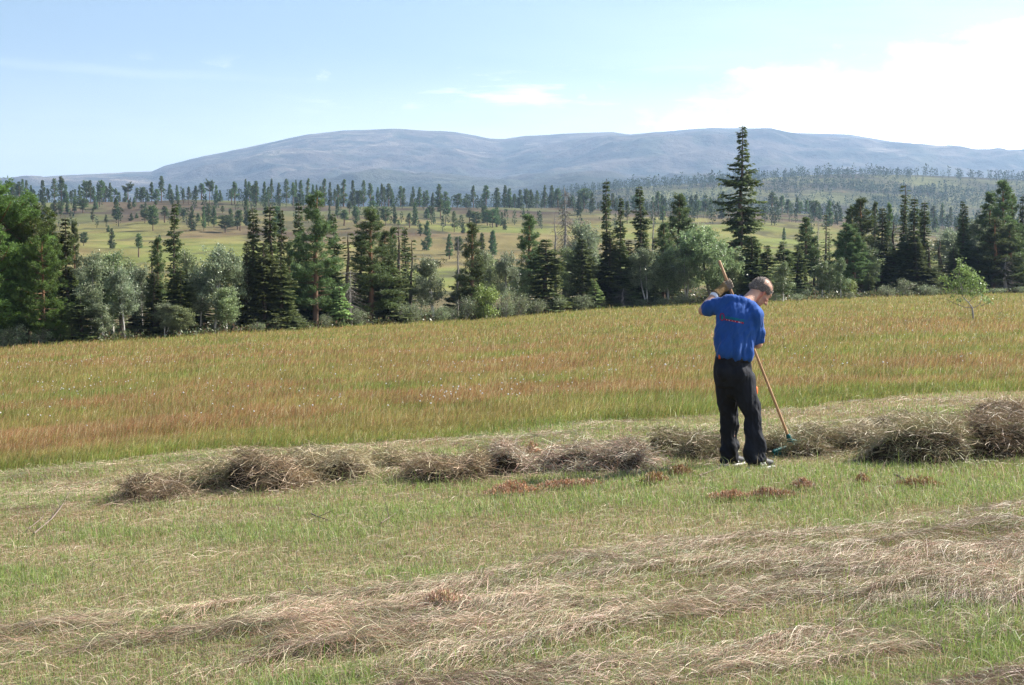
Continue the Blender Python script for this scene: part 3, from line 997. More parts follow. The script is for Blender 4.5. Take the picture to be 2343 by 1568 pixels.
def birch_mesh(seed, Ht=6.0, R=1.4, stems=2, fine=1.0, base=0.18, pale=(0.55, 0.52, 0.47), leaf=(0.20, 0.235, 0.135), nleaf=9000, size=0.075, arch=0.0):
    rng = np.random.default_rng(seed)
    tr, cr = Acc(), Acc()
    tips = []
    for st in range(stems):
        a = rng.uniform(0, 6.283)
        k = 9
        t = np.linspace(0, 1, k)
        off = rng.uniform(0.05, 0.28) * R * (stems > 1)
        bow = rng.normal(0, 0.08 * R, 2)
        hh = Ht * rng.uniform(0.82, 0.97)
        pts = np.stack([math.cos(a) * off * t * 2 + bow[0] * np.sin(t * 3.1), math.sin(a) * off * t * 2 + bow[1] * np.sin(t * 3.1), hh * t], -1)
        tube(tr, pts, 0.011 * Ht * (1 - t) ** 0.8 + 0.008, pale, np.array(pale) * 0.45, 7)
        for b in range(int(26 * Ht / 6)):
            s0 = rng.uniform(base, 0.97)
            P0 = np.array([np.interp(s0, t, pts[:, i]) for i in range(3)])
            env = math.sin(math.pi * np.clip((s0 - base * 0.6) / (1.06 - base * 0.6), 0.04, 1) ** 0.8) ** 0.8
            L = R * env * rng.uniform(0.55, 1.05) + 0.1
            aa = rng.uniform(0, 6.283)
            o = np.array([math.cos(aa), math.sin(aa)])
            gb = rng.uniform(0.7, 1.35)
            s = np.linspace(0, 1, 5)
            bp = np.stack([P0[0] + o[0] * L * s, P0[1] + o[1] * L * s, P0[2] + L * (0.75 * s - (0.25 + arch) * s ** 2)], -1)
            tube(tr, bp, np.linspace(0.02, 0.005, 5) * (0.5 + 0.4 * L), (0.2, 0.17, 0.15), None, 4)
            for q in range(int(3 + 5 * L)):
                w_ = rng.uniform(0.3, 1.05)
                P1 = np.array([np.interp(w_, s, bp[:, i]) for i in range(3)]) + rng.normal(0, 0.08 + 0.09 * L, 3)
                tips.append((P1, gb * rng.uniform(0.75, 1.3)))
    tp = np.array([p for p, _ in tips]); tg = np.array([g for _, g in tips])
    n = int(nleaf * 1.25 * fine)
    idx = rng.integers(0, len(tp), n)
    P = tp[idx] + rng.normal(0, 0.115, (n, 3)) * np.array([1, 1, 1.15])
    P = P[P[:, 2] > 0.12 * Ht * base]
    idx = idx[:len(P)]
    n = len(P)
    D = rng.normal(size=(n, 3)) + np.array([0, 0, -0.35])
    sz = 1.5 * size * rng.uniform(0.6, 1.35, n) / fine ** 0.5
    c = np.array(leaf) * tg[idx][:, None] * rng.uniform(0.75, 1.3, (n, 1)) * rng.uniform(0.95, 1.05, (n, 3))
    cr.add(*rhombs(P, D, sz, sz * 0.72, c, rng))
    return tr, cr


def dead_mesh(seed, Ht=8.0, R=0.6, n=90, droop=0.7):
    rng = np.random.default_rng(seed)
    tr, cr = Acc(), Acc()
    zs = np.linspace(0, Ht, 9)
    pts = np.stack([np.cumsum(rng.normal(0, 0.03, 9)), np.cumsum(rng.normal(0, 0.03, 9)), zs], -1)
    tube(tr, pts, 0.012 * Ht * (1 - zs / Ht) + 0.012, (0.24, 0.22, 0.2), (0.3, 0.28, 0.26), 7)
    for i in range(n):
        z = rng.uniform(0.12, 0.98) * Ht
        L = R * (1 - z / Ht * 0.7) * rng.uniform(0.4, 1.1)
        a = rng.uniform(0, 6.283)
        s = np.linspace(0, 1, 5)
        bp = np.stack([np.interp(z, zs, pts[:, 0]) + math.cos(a) * L * s, np.interp(z, zs, pts[:, 1]) + math.sin(a) * L * s, z - L * droop * s ** 1.4], -1)
        tube(cr, bp, np.linspace(0.014, 0.005, 5), (0.2, 0.18, 0.165), None, 3)
        for q in range(3):
            p = bp[rng.integers(1, 5)]
            d = np.array([math.cos(a), math.sin(a), 0]) * 0.1 + rng.normal(0, 0.1, 3) + np.array([0, 0, -0.12])
            tube(cr, np.array([p, p + d * 0.6, p + d]), [0.007, 0.005, 0.003], (0.2, 0.18, 0.165), None, 3)
    return tr, cr


PROTO = {}


def proto(key, built, bark, leafm):
    tr, cr = built
    out = []
    for acc, nm, mt in ((tr, 'trunk', bark), (cr, 'crown', leafm)):
        o = acc.build(nm, mt, None, nm == 'trunk')
        me = o.data
        bpy.data.objects.remove(o)
        out.append(me)
    co = np.concatenate([np.concatenate(a.v) for a in (tr, cr)])
    hgt = co[:, 2].max()
    mid = co[(co[:, 2] > 0.08 * hgt)]
    half = np.percentile(np.abs(mid[:, 0]), 95)
    PROTO[key] = (out[0], out[1], hgt, 2 * half)


for i, (sd, R_, sp_, rg_, dk, gp_) in enumerate([(11, 1.3, 1.0, 0.35, 1.0, 0.0), (12, 1.0, 0.95, 0.5, 0.9, 0.3), (13, 1.25, 0.85, 0.6, 1.0, 0.5), (14, 1.5, 1.0, 0.3, 1.15, 0.0)]):
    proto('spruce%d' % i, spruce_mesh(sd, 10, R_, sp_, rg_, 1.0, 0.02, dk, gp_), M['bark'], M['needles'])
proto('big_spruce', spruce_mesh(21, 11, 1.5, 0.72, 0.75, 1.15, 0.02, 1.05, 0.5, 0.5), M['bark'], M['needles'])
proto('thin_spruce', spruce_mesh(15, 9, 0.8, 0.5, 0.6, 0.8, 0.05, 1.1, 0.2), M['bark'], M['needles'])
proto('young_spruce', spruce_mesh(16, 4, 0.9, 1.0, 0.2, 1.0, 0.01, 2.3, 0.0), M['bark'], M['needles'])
for i, (sd, R_, b_, bu) in enumerate([(31, 1.9, 0.14, 1.0), (32, 1.7, 0.10, 1.1), (33, 1.5, 0.2, 0.85)]):
    proto('pine%d' % i, pine_mesh(sd, 9, R_, 'cone', 1.0, b_, bu), M['bark'], M['needles'])
proto('bush_pine', pine_mesh(34, 9, 2.6, 'round', 1.0, 0.03, 1.25, (1.0, 1.12, 0.72)), M['bark'], M['needles'])
for i, (sd, R_, st, b_) in enumerate([(41, 1.5, 2, 0.2), (42, 1.3, 3, 0.15), (43, 1.7, 2, 0.25)]):
    proto('birch%d' % i, birch_mesh(sd, 6, R_ * 0.8, st, 1.0, b_ + 0.08, nleaf=8500, leaf=((0.20, 0.235, 0.135), (0.21, 0.255, 0.12), (0.18, 0.21, 0.13))[i]), M['birch_bark'], M['leaves'])
proto('round_birch', birch_mesh(44, 6, 2.1, 3, 1.0, 0.22, (0.12, 0.10, 0.09), (0.18, 0.235, 0.11), 15000, 0.085), M['birch_bark'], M['leaves'])
proto('slim_birch', birch_mesh(45, 6, 0.9, 1, 1.0, 0.22, (0.6, 0.57, 0.52), (0.15, 0.19, 0.09), 5000, 0.075), M['birch_bark'], M['leaves'])
for i in range(2):
    proto('shrub%d' % i, birch_mesh(46 + i, 2.2, 1.0, 5, 1.0, 0.05, (0.3, 0.28, 0.25), (0.20, 0.24, 0.13), 1700, 0.06), M['birch_bark'], M['leaves'])
proto('lime_shrub', birch_mesh(49, 2.6, 0.7, 3, 1.0, 0.05, (0.4, 0.38, 0.33), (0.21, 0.27, 0.08), 3500, 0.065), M['birch_bark'], M['leaves'])
proto('dead', dead_mesh(51, 8, 0.5, 80), M['bark'], M['bark'])
proto('dead_skirt', dead_mesh(52, 8, 1.1, 190, 0.9), M['bark'], M['bark'])
for i, (sd, R_, sh, b_) in enumerate([(61, 1.35, 'cone', 0.05), (62, 1.1, 'cone', 0.10), (63, 1.6, 'cone', 0.06), (64, 1.25, 'cone', 0.16)]):
    proto('far_pine%d' % i, pine_mesh(sd, 7, R_, sh, 0.32, b_, 0.9, (0.92, 1, 1)), M['bark'], M['needles'])
for i in range(2):
    proto('far_round%d' % i, pine_mesh(66 + i, 7, 1.9, 'round', 0.32, 0.28, 0.9, (0.92, 1, 1)), M['bark'], M['needles'])
for i, (sd, R_, b_, bu) in enumerate([(71, 1.3, 0.30, 0.55), (72, 0.95, 0.2, 0.7), (73, 1.7, 0.25, 0.6), (74, 1.1, 0.4, 0.6)]):
    proto('far_pine%d' % (i + 4), pine_mesh(sd, 7, R_, 'cone', 0.32, b_, bu, (0.95, 1, 0.95)), M['bark'], M['needles'])
proto('far_umbrella', pine_mesh(69, 7, 2.0, 'umbrella', 0.4, 0.6, 1.3, (0.92, 1, 1)), M['bark'], M['needles'])

CROPS = {'A': (0.0, 363.0, 0.2893), 'B': (544.5, 363.0, 0.2893), 'C': (1088.9, 272.2, 0.3087), 'D': (1724.0, 332.7, 0.2893)}
TREES = []      # (root, x in photo measure, noun, zone, size, ratio, fixed label)
ZONES = {'belt': 'trees in the belt along the meadow edge', 'slope': 'pines on the opposite hillside', 'sky': 'pines along the skyline ridge'}


def put(key, x, y, z, h, wdt, rot=None):
    me_t, me_c, hp, wp = PROTO[key]
    kind = next(v for k_, v in (('spruce', 'spruce_tree'), ('pine', 'pine_tree'), ('birch', 'birch_tree'), ('shrub', 'willow_shrub'), ('dead', 'dead_tree'), ('far', 'pine_tree')) if k_ in key)
    root = empty(kind, (x, y, z))
    root.rotation_euler = (0, 0, random.uniform(0, 6.28) if rot is None else rot)
    root.scale = (wdt / wp, wdt / wp, h / hp)
    for nm, me in (('trunk', me_t), ('crown', me_c)):
        o = bpy.data.objects.new(nm, me)
        COL.objects.link(o)
        o.parent = root
    return root


NOUN = {'spruce_tree': 'spruce', 'pine_tree': 'pine', 'birch_tree': 'birch', 'dead_tree': 'dead tree', 'willow_shrub': 'willow shrub'}


def belt(key, crop, cx, top, wd, dd, label=None, base=None, adj=''):
    """a tree of the belt: centre x, top y and width measured in a crop; dd metres behind the meadow edge"""
    ox, oy, k = CROPS[crop]
    X, Y, W_ = ox + cx * k, oy + top * k, wd * k
    px, py = X * DISP, Y * DISP
    u = (px - CX) / F_PX
    d = float(edge_d(u)) + dd
    if base is not None:
        dh, _ = at_row(u, (oy + base * k) * DISP, 40, 150)
        d = dh or d
    ux, uz = ray(px, py)
    x = float(ux * d)
    zg = float(H(x, d)) - 0.04
    h = CAM_Z + float(uz) * d - zg
    wm = W_ * DISP * d / F_PX * (0.8 if 'birch' in key else 0.72 if key.startswith('shrub') else 1.0)
    root = put(key, x, d, zg, h, wm)
    TREES.append([root, X, adj, NOUN[root.name.split('.')[0]], 'belt', h, h / max(wm, 0.1), label])
    return root

B = belt
# crop A: left quarter of the tree belt
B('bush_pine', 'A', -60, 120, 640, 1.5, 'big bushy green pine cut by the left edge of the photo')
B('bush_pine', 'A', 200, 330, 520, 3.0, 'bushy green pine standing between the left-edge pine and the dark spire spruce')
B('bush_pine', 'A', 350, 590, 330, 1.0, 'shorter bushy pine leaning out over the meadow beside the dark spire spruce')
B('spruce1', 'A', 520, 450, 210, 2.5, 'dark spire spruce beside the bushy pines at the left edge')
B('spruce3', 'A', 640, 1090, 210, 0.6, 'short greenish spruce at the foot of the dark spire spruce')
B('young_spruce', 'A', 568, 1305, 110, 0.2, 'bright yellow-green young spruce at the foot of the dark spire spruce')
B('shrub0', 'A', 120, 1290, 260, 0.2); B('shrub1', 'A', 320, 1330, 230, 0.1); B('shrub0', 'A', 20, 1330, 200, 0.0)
B('pine2', 'A', 410, 495, 190, 22); B('pine1', 'A', 585, 465, 130, 30)
B('birch0', 'A', 700, 690, 250, 2.5); B('birch1', 'A', 890, 705, 270, 3.5); B('birch2', 'A', 985, 830, 240, 1.5); B('birch1', 'A', 1050, 780, 190, 9)
B('thin_spruce', 'A', 955, 840, 110, 1.8); B('birch0', 'A', 830, 1120, 240, 0.7); B('birch2', 'A', 1130, 820, 190, 6)
B('thin_spruce', 'A', 1195, 650, 90, 7); B('pine2', 'A', 1245, 605, 150, 5); B('spruce1', 'A', 1215, 900, 260, 2.2)
B('spruce2', 'A', 1355, 345, 190, 3.0, 'ragged dark spruce towering among the grey-green birches on the left')
B('spruce3', 'A', 1430, 880, 210, 2.0); B('birch0', 'A', 1300, 1120, 190, 0.9); B('birch1', 'A', 1420, 1150, 190, 0.6)
B('birch1', 'A', 1480, 690, 220, 9); B('birch2', 'A', 1690, 650, 330, 2.0, 'biggest grey-green birch left of the twin black-green spruces'); B('birch0', 'A', 1855, 790, 230, 2.6)
B('birch2', 'A', 1580, 830, 230, 3.4); B('spruce0', 'A', 1770, 712, 120, 12); B('spruce0', 'A', 1866, 768, 90, 12); B('birch1', 'A', 1790, 1000, 220, 1.2)
B('spruce1', 'A', 1120, 1000, 260, 8); B('birch0', 'A', 620, 800, 200, 8); B('spruce3', 'A', 780, 1000, 260, 9); B('spruce0', 'A', 1560, 1000, 260, 9)
# crop B
B('spruce0', 'B', 130, 380, 220, 3.0, 'left one of the twin black-green spruces')
B('spruce1', 'B', 262, 355, 270, 2.4, 'right one of the twin black-green spruces')
B('spruce2', 'B', 335, 395, 170, 9); B('spruce3', 'B', 205, 660, 220, 1.4); B('spruce0', 'B', 75, 650, 170, 2.2); B('spruce3', 'B', 330, 800, 230, 1.0)
B('spruce1', 'B', 470, 330, 170, 13); B('pine2', 'B', 405, 640, 160, 6)
B('pine0', 'B', 605, 232, 360, 2.2, 'tall broad pine with a long dark bare lower trunk')
B('spruce0', 'B', 560, 700, 330, 6); B('spruce2', 'B', 775, 425, 170, 5); B('spruce3', 'B', 690, 820, 240, 5)
B('thin_spruce', 'B', 850, 585, 150, 2.4); B('dead_skirt', 'B', 890, 880, 190, 1.2, 'grey half-dead spruce skirt between the two broad pines')
B('young_spruce', 'B', 800, 1000, 150, 0.5, 'bright green young spruce between the two broad pines')
B('pine1', 'B', 1045, 360, 330, 2.0, 'bushy twin-topped pine right of the tall broad pine')
B('pine2', 'B', 1160, 555, 200, 2.6); B('spruce1', 'B', 960, 620, 230, 6); B('spruce3', 'B', 1180, 800, 260, 1.8)
B('pine2', 'B', 1222, 525, 130, 8); B('thin_spruce', 'B', 1278, 535, 150, 5); B('spruce2', 'B', 1335, 540, 150, 10); B('thin_spruce', 'B', 1360, 640, 110, 6)
B('shrub0', 'B', 960, 1170, 170, 0.2); B('shrub1', 'B', 700, 1210, 120, 0.1); B('shrub1', 'B', 150, 1280, 130, 0.1); B('shrub0', 'B', 300, 1260, 150, 0.2); B('shrub1', 'B', 470, 1230, 150, 0.6)
B('birch0', 'B', 1550, 745, 280, 2.6); B('shrub0', 'B', 1290, 1095, 160, 0.5); B('shrub1', 'B', 1410, 1115, 140, 0.4); B('shrub0', 'B', 1600, 1150, 190, 0.4); B('birch2', 'B', 1440, 900, 180, 5)
B('dead', 'B', 1735, 615, 80, 3.0, 'bare grey dead snag left of the slender orange-trunked pine')
B('pine2', 'B', 1848, 488, 200, 1.6, 'slender pine with an orange trunk, right of the bare snag')
B('pine1', 'B', 1760, 860, 190, 4); B('spruce0', 'B', 1935, 578, 90, 14); B('birch1', 'B', 1960, 715, 220, 5)
B('slim_birch', 'B', 1962, 970, 160, 0.6); B('shrub1', 'B', 1800, 1055, 190, 0.4); B('shrub0', 'B', 1700, 1170, 150, 0.6)
# crop C
B('birch0', 'C', 60, 930, 190, 4); B('birch2', 'C', 225, 965, 190, 2.5); B('lime_shrub', 'C', 65, 1200, 170, 0.3); B('shrub0', 'C', 220, 1240, 170, 0.4); B('shrub1', 'C', 330, 1260, 180, 0.4)
B('pine2', 'C', 390, 688, 220, 5.0, 'open-crowned pine standing clear against the bog slope')
B('spruce3', 'C', 522, 890, 250, 1.6, 'dense conical spruce in front of the open-crowned pine'); B('shrub1', 'C', 460, 1310, 150, 0.2); B('birch1', 'C', 330, 1080, 170, 3)
B('dead', 'C', 582, 700, 80, 9); B('dead_skirt', 'C', 655, 505, 180, 4.5, 'tall half-dead spruce with a thin bare top')
B('birch1', 'C', 690, 930, 170, 3); B('birch2', 'C', 775, 725, 260, 7); B('birch0', 'C', 880, 790, 220, 7); B('spruce3', 'C', 785, 890, 190, 2.2); B('birch2', 'C', 830, 980, 200, 4)
B('shrub0', 'C', 790, 1290, 190, 0.3); B('shrub1', 'C', 600, 1300, 150, 0.2); B('shrub0', 'C', 930, 1340, 110, 0.2)
B('spruce1', 'C', 970, 442, 150, 2.2, 'narrow black spruce column rising right of the birches'); B('spruce0', 'C', 985, 830, 240, 1.6)
B('spruce2', 'C', 1060, 578, 130, 3.0, 'thinner second column right of the narrow black spruce column'); B('young_spruce', 'C', 880, 1175, 110, 0.4); B('spruce3', 'C', 1060, 900, 200, 2.0); B('spruce1', 'C', 1140, 890, 150, 4)
B('dead_skirt', 'C', 1092, 1255, 160, 0.4, 'fallen fan of dead grey branches at the foot of the black spruce columns')
B('spruce2', 'C', 1235, 487, 190, 4.5, 'ragged pointed spruce halfway between the black columns and the round birch'); B('spruce0', 'C', 1250, 800, 200, 5)
B('dead', 'C', 1312, 595, 60, 9); B('spruce2', 'C', 1310, 880, 110, 8)
B('pine1', 'C', 1505, 535, 260, 12); B('pine2', 'C', 1390, 755, 170, 6); B('pine0', 'C', 1560, 700, 190, 14); B('spruce0', 'C', 1420, 850, 180, 9)
B('birch0', 'C', 1270, 925, 230, 1.8); B('birch1', 'C', 1425, 945, 200, 2.6); B('shrub0', 'C', 1230, 1330, 150, 0.6); B('shrub1', 'C', 1400, 1310, 150, 0.6)
B('round_birch', 'C', 1750, 745, 500, 1.5, 'round pale-leaved birch behind the raised glove of the man')
B('birch0', 'C', 1560, 900, 240, 2.4); B('shrub1', 'C', 1560, 1280, 170, 1.0)
B('big_spruce', 'C', 1965, 45, 250, 6.0, 'tallest spruce in the photo, ragged top above the mountain line')
B('spruce0', 'C', 2040, 860, 270, 3.5); B('spruce1', 'C', 1900, 900, 260, 5); B('birch1', 'C', 1900, 960, 200, 2.5)
# crop D: right of the man
B('spruce3', 'D', 100, 788, 150, 4); B('spruce3', 'D', 238, 758, 170, 5); B('spruce0', 'D', 20, 800, 150, 4)
B('slim_birch', 'D', 235, 910, 170, 0.6, 'crooked-footed birch just right of the bowed head of the man')
B('pine2', 'D', 412, 555, 190, 0, 'neat straight pine standing on the heath right of the man', 1115); B('spruce3', 'D', 340, 790, 150, 9); B('pine2', 'D', 480, 720, 130, 15)
B('dead', 'D', 512, 590, 60, 26); B('thin_spruce', 'D', 577, 545, 75, 22); B('thin_spruce', 'D', 605, 680, 70, 24)
B('slim_birch', 'D', 545, 905, 170, 0, None, 1210); B('slim_birch', 'D', 600, 930, 110, 0, None, 1205); B('slim_birch', 'D', 690, 878, 140, 0, 'slim pale-stemmed birch left of the broad dark pine clump', 1210); B('lime_shrub', 'D', 745, 1050, 110, 0, None, 1205)
B('pine1', 'D', 850, 395, 260, 10, 'tallest pine of the broad dark clump right of the man'); B('pine0', 'D', 765, 465, 200, 12); B('pine1', 'D', 730, 600, 250, 8); B('pine0', 'D', 800, 640, 270, 7)
B('pine2', 'D', 960, 430, 100, 45); B('pine1', 'D', 1072, 435, 100, 45)
B('spruce0', 'D', 1012, 485, 170, 9); B('birch2', 'D', 1000, 725, 270, 0, 'dark-trunked birch between the broad pine clump and the spires', 1130); B('birch1', 'D', 920, 800, 180, 7)
B('spruce3', 'D', 910, 1005, 85, 0, None, 1190); B('shrub0', 'D', 420, 1125, 90, 0, None, 1205); B('shrub1', 'D', 340, 1160, 130, 0.6); B('shrub0', 'D', 180, 1170, 140, 0.4)
B('thin_spruce', 'D', 1120, 600, 150, 9); B('spruce1', 'D', 1185, 385, 120, 8); B('thin_spruce', 'D', 1217, 312, 130, 12, 'tallest of the thin spruce spires on the right'); B('spruce1', 'D', 1275, 405, 180, 5); B('spruce2', 'D', 1310, 500, 110, 9); B('spruce1', 'D', 1347, 435, 170, 6)
B('spruce3', 'D', 1210, 700, 230, 6); B('spruce0', 'D', 1300, 760, 300, 4); B('thin_spruce', 'D', 1400, 800, 170, 4)
B('shrub0', 'D', 1205, 1040, 190, 1.0); B('shrub1', 'D', 1380, 1085, 200, 0.6); B('shrub1', 'D', 1060, 1090, 180, 0.6); B('shrub0', 'D', 760, 1150, 110, 0.6)
B('birch2', 'D', 1510, 635, 260, 20); B('thin_spruce', 'D', 1476, 750, 180, 7); B('birch1', 'D', 1590, 690, 170, 22)
B('spruce1', 'D', 1645, 425, 110, 12); B('spruce0', 'D', 1682, 468, 120, 11); B('spruce0', 'D', 1655, 560, 240, 8); B('spruce1', 'D', 1590, 800, 220, 6)
B('birch0', 'D', 1745, 545, 170, 14); B('birch2', 'D', 1730, 710, 180, 10)
B('pine1', 'D', 1870, 345, 220, 9); B('pine2', 'D', 1972, 255, 240, 6, 'tall airy pine near the right edge, highest of its cluster'); B('pine0', 'D', 2042, 365, 170, 10); B('pine0', 'D', 1900, 560, 300, 4); B('pine1', 'D', 2030, 600, 320, 3.5)
B('dead_skirt', 'D', 1995, 880, 190, 2.0); B('birch1', 'D', 2125, 850, 130, 3); B('spruce1', 'D', 2132, 385, 130, 9); B('spruce0', 'D', 2100, 640, 200, 6)
B('shrub0', 'D', 2080, 1110, 220, 0.6); B('shrub1', 'D', 1900, 1120, 200, 0.5); B('shrub1', 'D', 1650, 1130, 200, 0.6); B('spruce0', 'D', 1780, 800, 230, 6)

# pines on the opposite hillside: (centre x, top y, base y, width) in crop measure; r = round crown, u = flat crown
SLOPE = {
 'A': [(340, 320, 480, 60), (435, 320, 470, 50), (410, 350, 440, 40), (530, 320, 430, 45), (590, 300, 430, 35), (655, 310, 430, 90, 'r'), (755, 300, 400, 40), (735, 380, 500, 35), (925, 300, 490, 70), (1025, 320, 400, 35), (1060, 300, 390, 35), (840, 440, 500, 30), (1145, 390, 510, 70, 'r'), (1120, 360, 400, 40), (1210, 360, 570, 100, 'r'), (1035, 430, 490, 40), (1080, 430, 470, 30), (1300, 370, 505, 60), (1150, 340, 400, 30), (1230, 330, 380, 30), (1410, 320, 440, 45), (1400, 380, 460, 60, 'r'), (1450, 400, 450, 60), (1520, 370, 570, 60), (1565, 430, 500, 40), (1610, 370, 570, 35), (1650, 350, 520, 50), (1690, 370, 540, 50), (1780, 440, 585, 110, 'r'), (1760, 370, 430, 35), (1820, 390, 540, 60), (1880, 400, 560, 60), (1950, 320, 440, 45), (1955, 430, 530, 50), (855, 525, 580, 30), (885, 545, 710, 60), (660, 575, 690, 70, 'r'), (1095, 585, 780, 60), (1260, 600, 650, 30), (480, 330, 470, 50, 'r'), (260, 320, 470, 60, 'r'), (300, 420, 500, 60)],
 'B': [(65, 320, 530, 50), (15, 400, 570, 60), (215, 345, 440, 45), (310, 370, 600, 110), (720, 360, 530, 35), (785, 300, 470, 40), (840, 400, 530, 70), (880, 330, 440, 40), (930, 370, 480, 60, 'r'), (940, 420, 550, 50), (1060, 330, 440, 70, 'r'), (1165, 370, 530, 70, 'r'), (1105, 420, 510, 40), (1240, 365, 520, 45), (1270, 480, 530, 25), (1355, 425, 545, 50), (1395, 340, 525, 50), (1440, 510, 610, 50), (1490, 485, 725, 80), (1490, 390, 480, 50), (1525, 370, 450, 60, 'r'), (1600, 320, 480, 50), (1650, 330, 465, 70, 'r'), (1710, 410, 580, 50), (1550, 460, 510, 20), (1670, 590, 795, 60), (1745, 610, 760, 80, 'r'), (1780, 510, 590, 35), (1830, 400, 510, 50), (1880, 410, 540, 90, 'r'), (1970, 400, 530, 80, 'r'), (2010, 390, 545, 100, 'r'), (2050, 380, 540, 50), (2015, 560, 770, 70), (1940, 370, 500, 50)],
 'C': [(215, 740, 820, 35), (65, 640, 770, 60), (120, 825, 1010, 60), (150, 650, 800, 50), (190, 690, 790, 30), (45, 840, 960, 45), (760, 560, 710, 60), (860, 540, 690, 45), (1120, 600, 775, 45), (1180, 550, 700, 70, 'r'), (1820, 630, 740, 60), (1385, 640, 770, 50), (1640, 600, 700, 50, 'r')],
 'D': [(480, 430, 600, 70, 'r'), (600, 430, 640, 60), (520, 450, 600, 40), (655, 520, 620, 40), (690, 490, 600, 40), (450, 640, 720, 40, 'r'), (240, 645, 760, 30), (1440, 560, 680, 60), (1640, 560, 680, 40)]}
SKYL = {
 'A': [(100, 180, 50, 'r'), (130, 190, 60, 'r'), (150, 175, 50), (175, 155, 40), (210, 165, 40), (245, 205, 40), (270, 240, 60), (335, 165, 60), (375, 230, 40), (430, 150, 60), (485, 132, 70), (520, 200, 50), (560, 250, 30), (595, 245, 30), (628, 205, 35), (680, 165, 80, 'r'), (715, 165, 50), (740, 215, 40), (775, 205, 40), (800, 165, 60, 'r'), (835, 210, 50), (870, 185, 45), (905, 225, 50, 'u'), (945, 265, 25), (1010, 178, 90, 'u'), (990, 245, 40), (1080, 225, 40), (1120, 220, 60, 'r'), (1165, 265, 30), (1200, 180, 50), (1240, 235, 50, 'r'), (1275, 130, 45), (1340, 195, 50), (1360, 240, 40), (1400, 205, 40), (1450, 230, 25), (1490, 215, 35), (1545, 210, 45), (1592, 190, 55), (1655, 153, 80, 'u'), (1710, 205, 45), (1740, 245, 40), (1855, 175, 60), (1830, 235, 40), (1945, 155, 45), (1970, 175, 45), (2005, 200, 40), (2025, 170, 45)],
 'B': [(110, 210, 40), (140, 170, 45), (210, 175, 45), (240, 215, 40), (265, 150, 35), (320, 185, 50), (385, 155, 60), (435, 180, 45), (460, 160, 30), (500, 165, 60), (555, 148, 45), (590, 200, 40), (620, 200, 25), (655, 215, 45), (683, 150, 50), (727, 180, 40), (765, 235, 35), (790, 195, 45), (838, 155, 65), (905, 165, 50), (955, 245, 90, 'r'), (990, 165, 50), (1045, 185, 55), (1105, 220, 40), (1135, 190, 40), (1155, 215, 35), (1190, 190, 50), (1215, 235, 50), (1285, 210, 40), (1310, 225, 40), (1385, 215, 40), (1370, 270, 30), (1435, 220, 50), (1470, 255, 40), (1490, 245, 45), (1540, 265, 40), (1590, 195, 70), (1640, 255, 70), (1735, 270, 70, 'r'), (1800, 310, 60, 'r'), (1860, 205, 45), (1925, 310, 20), (1960, 205, 55), (2045, 225, 45)],
 'C': [(155, 505, 45), (210, 485, 55), (250, 510, 60), (285, 550, 30), (325, 520, 55), (375, 512, 55, 'r'), (405, 520, 60), (452, 525, 35), (485, 590, 25), (508, 485, 40), (560, 487, 50), (605, 510, 60), (690, 570, 40), (715, 560, 40), (800, 510, 100, 'r'), (905, 615, 25), (1015, 545, 45), (1040, 580, 40), (1310, 570, 40), (1350, 530, 50), (1375, 555, 50), (1400, 580, 40), (1540, 570, 40), (1590, 560, 50), (1630, 555, 50), (1700, 590, 60, 'r'), (1740, 575, 40), (1660, 600, 40), (1830, 530, 50)],
 'D': [(75, 435, 30), (145, 365, 65), (180, 400, 50), (225, 390, 50), (270, 420, 50), (345, 405, 60), (370, 440, 50), (420, 430, 50), (1490, 450, 45), (1600, 560, 40), (1420, 470, 50), (1560, 480, 40)]}


def far_tree(crop, cx, top, base, wd, sh, zone):
    ox, oy, k = CROPS[crop]
    X = ox + cx * k
    px, py = X * DISP, (oy + top * k) * DISP
    u = (px - CX) / F_PX
    if base is None:
        d = random.uniform(565, 598)
    else:
        d, _ = at_row(u, (oy + base * k) * DISP, 190, 600)
        d = d or random.uniform(560, 595)
    ux, uz = ray(px, py)
    x = float(ux * d)
    zg = float(H(x, d)) - 0.1
    h = max(1.6, CAM_Z + float(uz) * d - zg)
    wm = max(0.8, wd * k * DISP * d / F_PX * (0.95 if sh else 0.82))
    key = 'far_round%d' % random.randrange(2) if sh == 'r' else 'far_umbrella' if sh == 'u' else 'far_pine%d' % random.randrange(8)
    root = put(key, x, d, zg, h, wm)
    adj = {'r': 'round-headed', 'u': 'flat-topped', '': ''}[sh]
    TREES.append([root, X, adj, 'pine', zone, h, h / wm, None])


for crop, lst in SLOPE.items():
    for t in lst:
        far_tree(crop, t[0], t[1], t[2], t[3], t[4] if len(t) > 4 else '', 'slope')
for crop, lst in SKYL.items():
    for t in lst:
        far_tree(crop, t[0], t[1], None, t[2], t[3] if len(t) > 3 else '', 'sky')

# ---- labels: what it looks like, where it stands, the landmark beside it
LAND = [(20, 'left-edge bushy pine'), (152, 'dark spire spruce'), (392, 'ragged dark spruce'), (480, 'biggest grey birch'), (600, 'twin black-green spruces'), (720, 'tall broad pine'),
        (846, 'twin-topped pine'), (1000, 'round belt birch'), (1079, 'orange-trunked pine'), (1209, 'open-crowned pine'), (1292, 'half-dead spruce'), (1388, 'black spruce column'), (1470, 'pointed spruce'),
        (1560, "birches left of the glove"), (1629, 'round pale birch'), (1695, 'tallest spruce'), (1750, "bowed head"), (1843, 'neat heath pine'), (1969, 'broad dark pines'), (2078, 'thin spires'), (2225, 'meadow sapling'), (2294, 'tall airy pine')]
WHERE = {'belt': 'in the belt', 'slope': 'on the hillside', 'sky': 'on the skyline'}
ORD = ['leftmost', 'second from left', 'third from left', 'fourth from left', 'fifth from left', 'sixth from left', 'seventh from left', 'eighth from left']
